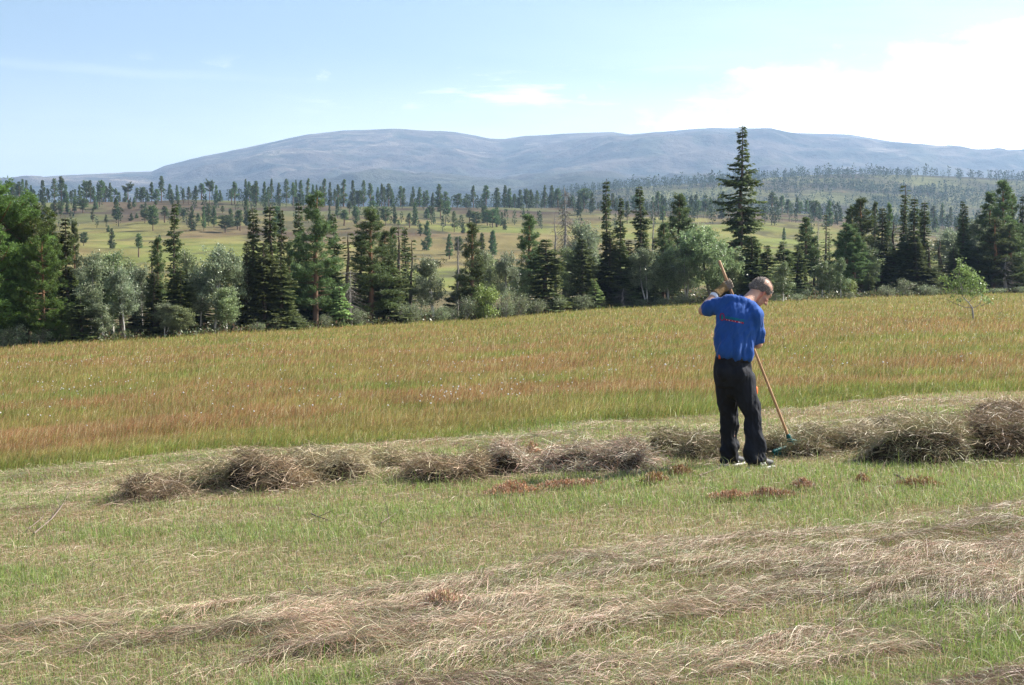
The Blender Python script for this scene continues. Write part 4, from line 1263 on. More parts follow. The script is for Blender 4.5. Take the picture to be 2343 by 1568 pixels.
NUM = ['', 'one', 'two', 'three', 'four', 'five', 'six', 'seven', 'eight', 'nine']


def label_trees():
    by = {}
    for z in WHERE:
        hs = sorted(t[5] for t in TREES if t[4] == z and t[7] is None)
        lo, hi = hs[len(hs) // 3], hs[2 * len(hs) // 3]
        for t in TREES:
            if t[4] != z:
                continue
            root, X, adj, noun, zone, h, ratio, lab = t
            tag(root, None, 'shrub' if 'shrub' in noun else 'tree', ('willow shrubs along the meadow edge' if 'shrub' in noun else ZONES[zone]))
            if lab:
                root['label'] = lab
                continue
            size = 'tall' if h > hi else 'low' if h < lo else ''
            shape = adj or ('slim' if ratio > 3.6 else 'broad' if ratio < 1.9 else 'conical' if noun == 'pine' else 'pointed' if noun == 'spruce' else 'leafy' if noun != 'dead tree' else 'bare')
            lx, ln = min(LAND, key=lambda q: abs(q[0] - X))
            side = 'behind' if abs(lx - X) < 14 else ('left of' if X < lx else 'right of')
            if zone != 'belt' and side == 'behind':
                side = 'above'
            base = ' '.join(x for x in (size, shape, noun, WHERE[zone] + ',', side, ('the ' if not ln.startswith('birches') else '') + ln) if x)
            by.setdefault(base, []).append((X, root))
    for base, lst in by.items():
        lst.sort(key=lambda q: q[0])
        for i, (X, root) in enumerate(lst):
            if len(lst) == 1:
                root['label'] = base
            else:
                pos = 'left one' if (len(lst) == 2 and i == 0) else 'right one' if i == len(lst) - 1 and len(lst) == 2 else 'rightmost' if i == len(lst) - 1 else ORD[i]
                root['label'] = base + ', ' + pos + ' of ' + NUM[len(lst)]
            if len(root['label'].split()) > 16:
                root['label'] = root['label'].replace(' the ', ' ', 1) if len(root['label'].split()) == 17 else root['label'].replace(' the ', ' ')


label_trees()

# ---- the lone sapling in the meadow
def sapling():
    g = gp(2226, 732)
    k = g[1] / F_PX * DISP
    tr, cr = Acc(), Acc()
    rng = np.random.default_rng(77)

    def pt(X, Y, dy=0.0):
        return np.array([(X - 2226) * k, dy, (732 - Y) * k])
    bark = (0.33, 0.31, 0.28)
    tube(tr, [pt(2226, 734), pt(2225, 718), pt(2223, 704)], [2.4 * k, 2.2 * k, 2.0 * k], (0.2, 0.18, 0.16), bark, 7)
    limbs = [[(2223, 704), (2214, 692), (2205, 678), (2196, 660), (2192, 636), (2194, 612), (2193, 592)],
             [(2223, 704), (2232, 702), (2239, 694), (2243, 684), (2250, 676)],
             [(2206, 678), (2216, 668), (2228, 656), (2234, 640)],
             [(2203, 676), (2190, 664), (2176, 652), (2163, 640), (2154, 632)],
             [(2223, 704), (2205, 703), (2180, 694), (2160, 684), (2142, 682)],
             [(2243, 700), (2255, 694), (2264, 688)],
             [(2196, 655), (2208, 640), (2216, 622)], [(2192, 640), (2182, 628), (2180, 614)], [(2214, 692), (2224, 682), (2240, 672), (2250, 660)]]
    for q, l in enumerate(limbs):
        pts = [pt(X, Y, rng.normal(0, 3) * k * i) for i, (X, Y) in enumerate(l)]
        tube(tr, pts, np.linspace(1.5 if q == 0 else 0.9, 0.35, len(pts)) * k, bark if q < 3 else (0.2, 0.17, 0.14), None, 6)
    cl = [(2193, 596, 6, 8), (2195, 610, 9, 9), (2186, 620, 9, 7), (2208, 618, 14, 10), (2220, 626, 13, 9), (2214, 640, 18, 11), (2232, 640, 12, 10), (2190, 640, 12, 10),
          (2164, 640, 13, 7), (2156, 634, 8, 6), (2178, 650, 14, 7), (2205, 655, 16, 9), (2228, 658, 17, 9), (2246, 652, 10, 8), (2196, 668, 14, 7), (2218, 672, 14, 6), (2240, 672, 11, 6),
          (2256, 684, 11, 6), (2264, 690, 7, 4), (2190, 688, 7, 4), (2176, 676, 5, 4), (2170, 662, 12, 5), (2250, 664, 7, 6)]
    for X, Y, rx, ry in cl:
        n = int(1.05 * rx * ry)
        P = np.stack([rng.normal(0, rx * 0.55, n), rng.normal(0, rx * 0.6, n), rng.normal(0, ry * 0.55, n)], -1) * k + pt(X, Y)
        D = rng.normal(size=(n, 3)) + np.array([0, 0, -0.5])
        sz = 4.6 * k * rng.uniform(0.6, 1.3, n)
        c = np.array([0.21, 0.27, 0.09]) * rng.uniform(0.7, 1.3, (n, 1))
        cr.add(*rhombs(P, D, sz, sz * 0.7, c, rng))
    root = empty('young_tree', g)
    tr.build('trunk', M['birch_bark'], root, True)
    cr.build('crown', M['leaves'], root)
    tag(root, 'lone leafy sapling with forked trunk and bare low twigs in the meadow', 'tree')


sapling()

# ---- ground cover under the tree belt and low heath beyond it
n = 60000
u = RNG.uniform(-0.42, 0.42, n)
d = edge_d(u) + RNG.uniform(0, 1, n) ** 1.5 * 40 + (fbm(u * 60, u * 0 + 3, 171, 3) - 0.3) * 2.0
x = u * d
P = np.stack([x, d, H(x, d) + RNG.uniform(0, 0.32, n) * (0.4 + fbm(x / 1.5, d / 1.5, 173, 3))], -1)
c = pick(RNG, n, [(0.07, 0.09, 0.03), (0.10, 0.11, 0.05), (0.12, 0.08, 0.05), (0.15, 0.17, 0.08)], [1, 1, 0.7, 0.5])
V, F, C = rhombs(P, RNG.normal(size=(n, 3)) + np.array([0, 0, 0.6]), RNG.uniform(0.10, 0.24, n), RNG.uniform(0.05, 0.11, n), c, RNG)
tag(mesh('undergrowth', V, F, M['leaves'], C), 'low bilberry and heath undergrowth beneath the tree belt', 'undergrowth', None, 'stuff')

def tree_cloud(name, rng, x, d, z, h, K, label):
    acc = Acc()
    m = len(x)
    r = h * rng.uniform(0.12, 0.24, m)
    t = rng.random((m, K)) ** 0.8
    a = rng.uniform(0, 6.283, (m, K))
    rad = r[:, None] * (1 - t) ** 0.7 * rng.uniform(0.3, 1.0, (m, K))
    P = np.stack([x[:, None] + np.cos(a) * rad, d[:, None] + np.sin(a) * rad, z[:, None] + h[:, None] * (0.10 + 0.87 * t)], -1).reshape(-1, 3)
    D = np.stack([np.cos(a) * 0.6, np.sin(a) * 0.6, rng.uniform(-0.6, 0.9, (m, K))], -1).reshape(-1, 3)
    L = np.repeat(h * 0.22 * (22 / K) ** 0.35, K) * rng.uniform(0.7, 1.3, m * K)
    c = np.array([0.05, 0.075, 0.036]) * np.repeat(rng.uniform(0.7, 1.35, m), K)[:, None] * rng.uniform(0.8, 1.2, (m * K, 1))
    acc.add(*rhombs(P, D, L, L * 0.42, c, rng))
    tw = r * 0.08 + 0.05
    Vt = np.stack([np.stack([x - tw, d, z - 0.3], -1), np.stack([x + tw, d, z - 0.3], -1), np.stack([x, d + tw, z + h * 0.8], -1)], 1).reshape(-1, 3)
    acc.add(Vt, np.arange(m)[:, None] * 3 + np.arange(3)[None], np.full((m * 3, 3), 0.05))
    tag(acc.build(name, M['far_trees']), label, 'wood', None, 'stuff')


# ---- the distant wood on the far hill, one mass
def far_wood():
    rng = np.random.default_rng(91)
    acc = Acc()
    n = 9500
    u = rng.uniform(-0.1, 0.40, n)
    d = rng.uniform(820, 1510, n) ** 1.0
    # keep mostly the visible right part, in clumps and bands
    x = u * d
    dens = sstep(fbm(x / 70.0, d / 45.0, 181, 4), 0.40, 0.60)
    keep = rng.random(n) < 0.25 + 0.75 * dens
    x, d = x[keep], d[keep]
    uu = np.concatenate([rng.uniform(0.18, 0.26, 60), rng.uniform(0.25, 0.40, 40), rng.uniform(0.03, 0.2, 40)])
    dd = rng.uniform(1470, 1510, len(uu))
    x = np.concatenate([x, uu * dd]); d = np.concatenate([d, dd])
    z = H_hill(x, d)
    m = len(x)
    h = rng.uniform(3.2, 9.0, m) * np.where(rng.random(m) < 0.15, 1.3, 1.0)
    tree_cloud('far_wood', rng, x, d, z, h, 22, 'hazy pine wood scattered over the far hill on the right')


far_wood()


def hillside_wood():
    """the many small pines between the single ones on the opposite hillside and in the valley to the right"""
    rng = np.random.default_rng(93)
    u = np.concatenate([rng.uniform(-0.37, 0.1, 420), rng.uniform(0.08, 0.40, 520), rng.uniform(-0.37, 0.14, 330)])
    d = np.concatenate([rng.uniform(400, 600, 420), rng.uniform(430, 640, 520), rng.uniform(570, 606, 330)])
    dens = sstep(fbm(u * 1518 / 60.0, d / 30.0, 191, 4), 0.46, 0.60)
    keep = (rng.random(len(u)) < 0.1 + 0.9 * dens) | (d > 584)
    u, d = u[keep], d[keep]
    x = u * d
    z = H(x, d)
    m = len(x)
    h = rng.uniform(1.2, 6.0, m) * rng.uniform(0.7, 1.0, m) * np.where(u > 0.1, 1.25, 1.0)
    tree_cloud('hillside_wood', rng, x, d, z, h, 70, 'many small pines filling in between the single pines of the opposite hillside')


hillside_wood()

# ---- twigs lying about
def twig(pts, r, label, seed):
    rng = np.random.default_rng(seed)
    g = gp(*pts[0][:2])
    P = []
    for i, (X, Y, up) in enumerate(pts if len(pts[0]) == 3 else [(a, b, 0.03) for a, b in pts]):
        q = gp(X, Y)
        P.append(q + np.array([0, 0, up]))
    acc = Acc()
    P = np.array(P) - g
    tube(acc, P, np.linspace(r, r * 0.4, len(P)), (0.17, 0.13, 0.11), None, 5)
    for i in range(1, len(P)):
        e = P[i] + rng.normal(0, 0.07, 3) + np.array([0, 0, 0.05])
        tube(acc, [P[i], (P[i] + e) / 2 + rng.normal(0, 0.01, 3), e], [r * 0.5, r * 0.4, r * 0.2], (0.17, 0.13, 0.11), None, 4)
    o = acc.build('fallen_twig', M['bark'])
    o.location = g
    tag(o, label, 'twig', 'twigs lying on the mown grass')


twig([(78, 1232), (118, 1196), (138, 1172), (152, 1148), (160, 1130)], 0.007, 'long curved dark twig on the mown grass at the left edge', 1)
twig([(66, 1220), (92, 1200), (100, 1190)], 0.005, 'short forked twig beside the long curved dark twig', 2)
twig([(712, 1186), (728, 1192), (752, 1202)], 0.006, 'grey twig on the mown grass below the pale straw heap', 3)
twig([(872, 1208), (890, 1196), (906, 1184)], 0.006, 'dark twig on the mown grass below the dark-fronted heap', 4)
twig([(626, 1398), (660, 1394), (690, 1380), (722, 1374)], 0.006, 'low leafy dark twig at the upper edge of the hay rows', 5)
twig([(1600, 1098), (1640, 1082), (1672, 1066)], 0.007, 'dark twig on the grass just left of the shoes of the man', 6)
twig([(2046, 1094), (2060, 1102), (2070, 1106)], 0.012, 'pale weathered stick beside the brown peat clod', 7)

# ------------------------------------------------------------------ the man and his rake
D0 = 13.05           # distance of the hips from the camera


def Q(cx, cy_, Y=0.0):
    """point of the man: measured in the close crop (2550,900)+1/1.65, at depth D0+Y"""
    px = (2550 + cx / 1.65) / 3872 * 1024
    py = (900 + cy_ / 1.65) / 3872 * 1024
    dx, dz = ray(px, py)
    d = D0 + Y
    return np.array([float(dx) * d, d, CAM_Z + float(dz) * d])


PX = D0 / F_PX * 1024 / 3872 / 1.65        # metres per crop pixel
YAW = math.radians(24)
RV = np.array([math.cos(YAW), -math.sin(YAW), 0.0])
FV = np.array([math.sin(YAW), math.cos(YAW), 0.0])
ZV = np.array([0, 0, 1.0])


class Blob:
    """closed overlapping shapes that a voxel remesh fuses into one skin"""
    def __init__(self):
        self.a = Acc()

    def ball(self, c, ax, n=14):
        c = np.asarray(c, float); ax = np.asarray(ax, float)     # rows of ax: the three half axes
        th = np.linspace(0, np.pi, n); ph = np.linspace(0, 2 * np.pi, n * 2, endpoint=False)
        T, Pp = np.meshgrid(th, ph, indexing='ij')
        u = np.stack([np.sin(T) * np.cos(Pp), np.sin(T) * np.sin(Pp), np.cos(T)], -1).reshape(-1, 3)
        V = c + u @ ax
        m = n * 2
        i, j = np.meshgrid(np.arange(n - 1), np.arange(m), indexing='ij')
        j2 = (j + 1) % m
        F = np.stack([i * m + j, (i + 1) * m + j, (i + 1) * m + j2, i * m + j2], -1).reshape(-1, 4)
        self.a.add(V, F)

    def cap(self, pts, rad, sides=16):
        """rounded tube"""
        pts = np.asarray(pts, float)
        rad = np.asarray(rad, float)
        for p, r in zip(pts, rad):
            self.ball(p, np.eye(3) * r, 9)
        for p0, p1, r0, r1 in zip(pts[:-1], pts[1:], rad[:-1], rad[1:]):
            self.loft([p0, p1], [r0, r1])

    def loft(self, pts, rad, sides=16):
        pts = np.asarray(pts, float); rad = np.asarray(rad, float)
        T = unit(pts[-1] - pts[0])
        A = unit(np.cross(T, [0.3, 0.2, 0.93] if abs(T[2]) < 0.8 else [1, 0.1, 0])); Bv = np.cross(T, A)
        self.rings(pts, [A * r for r in rad], [Bv * r for r in rad], sides)

    def rings(self, C, A, Bv, sides=28):
        an = np.linspace(0, 2 * np.pi, sides, endpoint=False)
        C = np.asarray(C); A = np.asarray(A); Bv = np.asarray(Bv)
        k = len(C)
        V = (C[:, None] + A[:, None] * np.cos(an)[None, :, None] + Bv[:, None] * np.sin(an)[None, :, None]).reshape(-1, 3)
        i, j = np.meshgrid(np.arange(k - 1), np.arange(sides), indexing='ij')
        j2 = (j + 1) % sides
        F = np.stack([i * sides + j, i * sides + j2, (i + 1) * sides + j2, (i + 1) * sides + j], -1).reshape(-1, 4)
        n = len(V)
        V = np.concatenate([V, [C[0], C[-1]]])
        jj = np.arange(sides); j3 = (jj + 1) % sides
        caps = np.concatenate([np.stack([j3, jj, np.full(sides, n)], -1), np.stack([(k - 1) * sides + jj, (k - 1) * sides + j3, np.full(sides, n + 1)], -1)])
        b = self.a.n
        self.a.add(V, F)
        self.a.f.setdefault(3, []).append(caps + b)

    def skin(self, name, voxel, smooth=6):
        o = self.a.build('raw')
        bm = __import__('bmesh').new()
        bm.from_mesh(o.data)
        __import__('bmesh').ops.recalc_face_normals(bm, faces=bm.faces)
        bm.to_mesh(o.data); bm.free()
        m1 = o.modifiers.new('r', 'REMESH'); m1.mode = 'VOXEL'; m1.voxel_size = voxel
        m2 = o.modifiers.new('s', 'SMOOTH'); m2.factor = 0.5; m2.iterations = smooth
        dg = bpy.context.evaluated_depsgraph_get()
        me = bpy.data.meshes.new_from_object(o.evaluated_get(dg))
        old = o.data
        bpy.data.objects.remove(o)
        bpy.data.meshes.remove(old)
        me.name = name
        return me


def finish(me, name, mat, parent, off, colf=None, dispf=None):
    n = len(me.vertices)
    co = np.empty(n * 3, np.float32); me.vertices.foreach_get('co', co); co = co.reshape(-1, 3).astype(float)
    if dispf is not None:
        no = np.empty(n * 3, np.float32); me.vertices.foreach_get('normal', no); no = no.reshape(-1, 3)
        co = co + no * dispf(co)[:, None]
    if colf is not None:
        c = np.ones((n, 4), np.float32); c[:, :3] = colf(co)
        at = me.color_attributes.new('Col', 'FLOAT_COLOR', 'POINT'); at.data.foreach_set('color', c.ravel())
    me.vertices.foreach_set('co', (co - off).astype(np.float32).ravel())
    me.polygons.foreach_set('use_smooth', np.ones(len(me.polygons), bool))
    me.materials.clear(); me.materials.append(mat)
    me.update()
    o = bpy.data.objects.new(name, me)
    COL.objects.link(o)
    o.parent = parent
    return o, co


M['skin'] = mat_solid('skin', (0.4, 0.2, 0.13), 0.5, 0.35, 0.12, 40, 0.15, 220, use_attr=True)
M['shirt'] = mat_solid('blue_cotton', (0.020, 0.072, 0.265), 0.85, 0.15, 0.2, 14, 0.35, 26, (1, 1, 0.6), sheen=0.12)
M['trousers'] = mat_solid('black_work_cloth', (0.013, 0.014, 0.019), 0.85, 0.2, 0.35, 10, 0.5, 24, (1, 1, 0.7))
M['hair'] = mat_solid('greying_hair', (0.13, 0.11, 0.10), 0.65, 0.25, 0.45, 90, 0.5, 220)
M['glove'] = mat_solid('work_glove', (0.22, 0.15, 0.07), 0.85, 0.1, 0.35, 25, 0.4, 60, use_attr=True)
M['white'] = mat_solid('white_trim', (0.75, 0.75, 0.75), 0.6, 0.2, 0.1, 20)
M['black'] = mat_solid('black_leather', (0.015, 0.015, 0.017), 0.55, 0.3, 0.3, 20)
M['orange'] = mat_solid('orange_trim', (0.6, 0.12, 0.03), 0.7, 0.2, 0.15, 20)
M['wood'] = mat_solid('rake_wood', (0.46, 0.27, 0.15), 0.6, 0.3, 0.3, 20, 0.3, 60, (1, 1, 0.1))
M['teal'] = mat_solid('teal_plastic', (0.008, 0.085, 0.08), 0.6, 0.25, 0.25, 20)
M['print_green'] = mat_solid('print_green', (0.0, 0.23, 0.15), 0.8, 0.1, 0.15, 20)
M['print_red'] = mat_solid('print_red', (0.30, 0.02, 0.035), 0.8, 0.1, 0.15, 20)
M['print_white'] = mat_solid('print_white', (0.62, 0.55, 0.62), 0.8, 0.1, 0.1, 20)

feet_r = Q(512, 1440, -0.12); feet_l = Q(342, 1412, 0.22)
for f in (feet_r, feet_l):
    f[2] = float(H(f[0], f[1]))
MAN0 = np.array([(feet_r[0] + feet_l[0]) / 2, (feet_r[1] + feet_l[1]) / 2, 0.0])
MAN0[2] = float(H(MAN0[0], MAN0[1]))
man = empty('person', MAN0)

# rake line in space
R_TOP, R_BOT = Q(280, 143, 0.34), Q(732, 1290, 0.80)


def rake_at(cy_):
    t = (cy_ - 143) / (1290 - 143)
    return R_TOP + (R_BOT - R_TOP) * t


RD = unit(R_BOT - R_TOP)

# joints
L_SH, R_SH = Q(287, 415, 0.10), Q(514, 488, -0.03)
L_EL, R_EL = Q(176, 455, 0.24), Q(522, 662, 0.06)
L_HAND, R_HAND = rake_at(282), rake_at(648)
L_WR = Q(268, 338, 0.34); R_WR = Q(486, 652, 0.36)
NECK0, NECK1 = Q(452, 398, 0.10), Q(503, 352, 0.17)
HEADC = Q(541, 338, 0.22)
HF = unit(np.array([0.66, 0.34, -0.66]))
HU = unit(np.array([0.62, 0.05, 0.72])); HU = unit(HU - HF * (HU @ HF))
HR = np.cross(HF, HU)
HIP_L, HIP_R = Q(318, 880, 0.05), Q(420, 890, -0.03)
KN_L, KN_R = Q(346, 1090, 0.16), Q(490, 1105, -0.05)
AN_L = feet_l + ZV * 0.09; AN_R = feet_r + ZV * 0.09


def torso_rings(grow=1.0):
    dat = [(368, 742, 0.0, 104, 80, .2), (367, 700, 0.0, 113, 87, .2), (374, 640, .01, 119, 92, .16), (382, 570, .03, 127, 95, .18), (390, 500, .05, 137, 96, .24), (397, 450, .07, 138, 92, .32), (405, 412, .085, 112, 78, .40), (420, 390, .10, 62, 52, .42)]
    C, A, Bv = [], [], []
    for cx, cyy, Y, a, b, s in dat:
        C.append(Q(cx, cyy, Y))
        A.append(unit(RV + np.array([0, 0, -s])) * a * PX * grow)
        Bv.append(FV * b * PX * grow)
    return C[::-1], A[::-1], Bv[::-1]


def hand(bl, grip, wrist, palm_side, grow, rev=1):
    """five bent fingers closing round the shaft at grip; palm towards the wrist"""
    ax = RD * rev                                    # thumb end of the row lies towards -ax
    w = unit((wrist - grip) - ax * ((wrist - grip) @ ax))   # from the shaft to the wrist
    s = np.cross(ax, w) * palm_side
    pc = grip + w * 0.045 + s * 0.012
    bl.ball(pc, np.stack([ax * 0.044, w * 0.040, s * 0.020]) * grow, 12)
    bl.cap([wrist, wrist * 0.4 + pc * 0.6], [0.026 * grow, 0.026 * grow])
    for i, (o, L) in enumerate(((-0.034, 0.95), (-0.011, 1.05), (0.012, 1.0), (0.033, 0.82))):
        b0 = grip + ax * o + w * 0.022 + s * 0.026
        p1 = grip + ax * o - w * 0.012 + s * 0.030 * L
        p2 = grip + ax * o - w * 0.032 * L - s * 0.002
        p3 = grip + ax * (o + 0.002) - w * 0.020 - s * 0.026
        p4 = grip + ax * (o + 0.003) + w * 0.006 - s * 0.028
        bl.cap([b0, p1, p2, p3, p4], np.array([0.0105, 0.0105, 0.0098, 0.009, 0.008]) * grow * (0.93 + 0.09 * L))
    t0 = pc - ax * 0.030 - s * 0.004
    bl.cap([t0, grip - ax * 0.046 + w * 0.012 - s * 0.020, grip - ax * 0.040 - w * 0.016 - s * 0.026, grip - ax * 0.030 - w * 0.030 - s * 0.014], np.array([0.014, 0.012, 0.011, 0.009]) * grow)


# --- body: one continuous skin
bl = Blob()
C, A, Bv = torso_rings(0.76)
bl.rings(C, A, Bv)
bl.cap([NECK0 - (NECK1 - NECK0) * 0.5, NECK0, NECK1, HEADC - HF * 0.03 - HU * 0.02], [0.055, 0.056, 0.058, 0.062])
bl.cap([NECK0 + RV * 0.02 - FV * 0.02 - ZV * 0.02, R_SH * 0.5 + NECK0 * 0.5, R_SH], [0.034, 0.034, 0.038])
bl.cap([NECK0, L_SH * 0.5 + NECK0 * 0.5, L_SH], [0.032, 0.032, 0.038])
bl.cap([L_SH, (L_SH + L_EL) / 2, L_EL], [0.040, 0.042, 0.040])
bl.cap([L_EL, L_EL * 0.7 + L_WR * 0.3, L_EL * 0.3 + L_WR * 0.7, L_WR], [0.040, 0.045, 0.036, 0.029])
bl.cap([R_SH, (R_SH + R_EL) / 2, R_EL], [0.040, 0.040, 0.038])
bl.cap([R_EL, R_EL * 0.7 + R_WR * 0.3, R_WR], [0.040, 0.044, 0.030])
hand(bl, L_HAND, L_WR, 1, 0.86, -1)
hand(bl, R_HAND, R_WR, 1, 0.86, 1)
for hp, kn, an, ft in ((HIP_L, KN_L, AN_L, feet_l), (HIP_R, KN_R, AN_R, feet_r)):
    bl.cap([hp, kn * 0.5 + hp * 0.5, kn, kn * 0.6 + an * 0.4, an], [0.085, 0.075, 0.056, 0.055, 0.042])
    fd = unit(np.array([0.72, 0.70, 0]))
    bl.cap([an - ZV * 0.03, ft + fd * 0.13 + ZV * 0.045], [0.04, 0.032])
# head
def hd(f, u, r=0.0):
    return HEADC + HF * f + HU * u + HR * r
bl.ball(hd(-0.018, 0.030), np.stack([HF * 0.098, HU * 0.088, HR * 0.078]), 16)
bl.ball(hd(0.022, 0.012), np.stack([HF * 0.070, HU * 0.085, HR * 0.068]), 14)
bl.ball(hd(0.030, -0.062), np.stack([HF * 0.056, HU * 0.062, HR * 0.055]), 14)
bl.ball(hd(0.058, -0.104), np.stack([HF * 0.026, HU * 0.020, HR * 0.028]), 10)
bl.cap([hd(-0.005, -0.075, 0.045), hd(0.05, -0.10, 0.022)], [0.020, 0.018])
bl.cap([hd(-0.005, -0.075, -0.045), hd(0.05, -0.10, -0.022)], [0.020, 0.018])
bl.cap([hd(0.078, 0.028, -0.03), hd(0.086, 0.030, 0), hd(0.078, 0.028, 0.03)], [0.013, 0.013, 0.013])
bl.cap([hd(0.088, 0.012), hd(0.104, -0.022), hd(0.114, -0.040)], [0.009, 0.012, 0.015])
bl.cap([hd(0.092, -0.040, -0.014), hd(0.092, -0.040, 0.014)], [0.010, 0.010])
bl.cap([hd(0.074, -0.064, -0.02), hd(0.084, -0.064, 0), hd(0.074, -0.064, 0.02)], [0.009, 0.010, 0.009])
bl.cap([hd(0.072, -0.080, -0.016), hd(0.081, -0.080, 0), hd(0.072, -0.080, 0.016)], [0.009, 0.010, 0.009])
bl.cap([hd(0.062, -0.022, 0.040), hd(0.045, -0.02, 0.058)], [0.018, 0.014])
bl.cap([hd(0.062, -0.022, -0.040), hd(0.045, -0.02, -0.058)], [0.018, 0.014])
for s in (1, -1):
    e0 = hd(-0.012, -0.012, 0.078 * s)
    bl.ball(e0, np.stack([unit(HF - HR * s * 0.5) * 0.017, HU * 0.031, (HR * s + HF * -0.5) * 0.008]), 10)
    bl.ball(hd(-0.008, -0.038, 0.075 * s), np.eye(3) * 0.009, 8)
me = bl.skin('body', 0.0055, 5)


def body_col(co):
    c = np.tile(np.array([0.50, 0.28, 0.195]), (len(co), 1))
    q = co - HEADC
    f, u, r = q @ HF, q @ HU, q @ HR
    head = (np.abs(f) < 0.14) & (np.abs(u) < 0.16) & (np.abs(r) < 0.11)
    red = head & (np.abs(r) > 0.068) & (np.abs(f + 0.012) < 0.03) & (u < 0.03)
    c[red] = (0.46, 0.18, 0.13)
    ck = np.exp(-(((f - 0.07) / 0.03) ** 2 + ((u + 0.03) / 0.03) ** 2)) * head
    c = c + ck[:, None] * (np.array([0.45, 0.19, 0.14]) - c) * 0.7
    ey = head & (np.abs(u - 0.006) < 0.007) & (np.abs(np.abs(r) - 0.031) < 0.014) & (f > 0.04)
    c[ey] = (0.05, 0.035, 0.03)
    br = head & (np.abs(u - 0.030) < 0.006) & (np.abs(np.abs(r) - 0.032) < 0.022) & (f > 0.04)
    c[br] = (0.16, 0.11, 0.08)
    lp = head & (np.abs(u + 0.072) < 0.007) & (np.abs(r) < 0.025) & (f > 0.05)
    c[lp] = (0.32, 0.12, 0.10)
    st = head & (u < -0.045) & (f > -0.03)
    c[st & ~lp] *= np.array([0.86, 0.86, 0.88])
    return c


body, _ = finish(me, 'body', M['skin'], man, MAN0, body_col)

# --- hair: close-cropped cap with short fuzz
bl = Blob()
bl.ball(hd(-0.020, 0.034), np.stack([HF * 0.1025, HU * 0.092, HR * 0.0835]), 20)
bl.ball(hd(0.014, 0.030), np.stack([HF * 0.076, HU * 0.079, HR * 0.0745]), 16)
bl.cap([hd(-0.085, -0.01, 0.035), hd(-0.09, -0.012, 0), hd(-0.085, -0.01, -0.035)], [0.032, 0.034, 0.032])
me = bl.skin('hair', 0.006, 4)
n = len(me.vertices)
co = np.empty(n * 3, np.float32); me.vertices.foreach_get('co', co); co = co.reshape(-1, 3).astype(float)
pol = np.array([p.vertices[:] for p in me.polygons])
cen = co[pol].mean(1) - HEADC
f, u, r = cen @ HF, cen @ HU, cen @ HR
line = np.interp(f, [-0.12, -0.06, -0.03, 0.0, 0.03, 0.055, 0.08, 0.1], [-0.055, -0.05, 0.0, 0.012, 0.004, 0.05, 0.085, 0.2])
keepf = (u > line) & ~((u > 0.070 + 0.012 * np.sin(r * 160)) & (f > -0.075))
Vh = co - MAN0
hair_o = mesh('hair', Vh, pol[keepf], M['hair'], None, man, True)
ids = np.nonzero(keepf)[0]
rngh = np.random.default_rng(5)
ids = np.nonzero(u > line)[0]
pk = ids[rngh.integers(0, len(ids), 5600)]
P0 = co[pol[pk]].mean(1) + rngh.normal(0, 0.002, (len(pk), 3))
Nn = unit(P0 - hd(-0.015, 0.01))
thin = rngh.random(len(pk)) < np.where((cen[pk] @ HU > 0.080), 0.42, 1.0)
P0, Nn = P0[thin], Nn[thin]
Dn = unit(Nn * 0.45 + rngh.normal(0, 0.3, P0.shape) - HF * 0.5 - HU * 0.45)
Ln = rngh.uniform(0.006, 0.013, len(P0))
V, F, C = rhombs(P0 - MAN0 - Dn * 0.003, Dn, Ln, np.full(len(P0), 0.0022), np.ones((len(P0), 3)), rngh)
M['fuzz'] = mat_solid('grey_hair_tips', (0.33, 0.29, 0.26), 0.6, 0.3, 0.3, 90)
fz = mesh('hair_fuzz', V, F, M['fuzz'], None, hair_o)
tag(fz, kind='stuff')

# --- shirt
def shirt_blob():
    b = Blob()
    C, A, Bv = torso_rings(1.0)
    b.rings(C, A, Bv)
    b.cap([NECK0 + np.array([-0.01, 0, -0.035]), L_SH * 0.55 + NECK0 * 0.45 + ZV * 0.006, L_SH], [0.052, 0.058, 0.068])
    b.cap([NECK0 + RV * 0.02 - ZV * 0.045, R_SH * 0.5 + NECK0 * 0.5 + ZV * 0.0, R_SH], [0.05, 0.058, 0.066])
    sl = L_SH + (L_EL - L_SH) * 0.78
    b.loft([L_SH, L_SH * 0.5 + sl * 0.5 - ZV * 0.006, sl], [0.068, 0.068, 0.062])
    sr = R_SH + (R_EL - R_SH) * 0.93
    b.loft([R_SH, R_SH * 0.5 + sr * 0.5, sr], [0.066, 0.062, 0.058])
    b.cap([Q(330, 392, 0.07), Q(402, 392, 0.06), Q(462, 430, 0.035), Q(505, 462, 0.02)], [0.055, 0.050, 0.050, 0.055])
    b.ball(R_SH * 0.6 + Q(470, 560, 0.05) * 0.4, np.eye(3) * 0.06)
    b.ball(L_SH * 0.75 + Q(300, 520, 0.06) * 0.25, np.eye(3) * 0.065)
    return b


def crease(co, seed, amp):
    """long soft folds, mostly running down and across, tighter near the waist and armpits"""
    rel = co - MAN0
    p = rel @ RV; q = rel @ FV; z = rel[:, 2]
    s = p * 0.80 - z * 0.60; t = p * 0.60 + z * 0.80
    ang = q
    a = fbm(s / 0.050 + 1.3 * fbm(t / 0.2, s / 0.2, seed + 3, 2), t / 0.26 + ang / 0.2, seed, 3) - 0.5
    v = fbm(p / 0.045 + q / 0.06, z / 0.32, seed + 7, 3) - 0.5
    return amp * (a * 1.1 + v * 0.8)


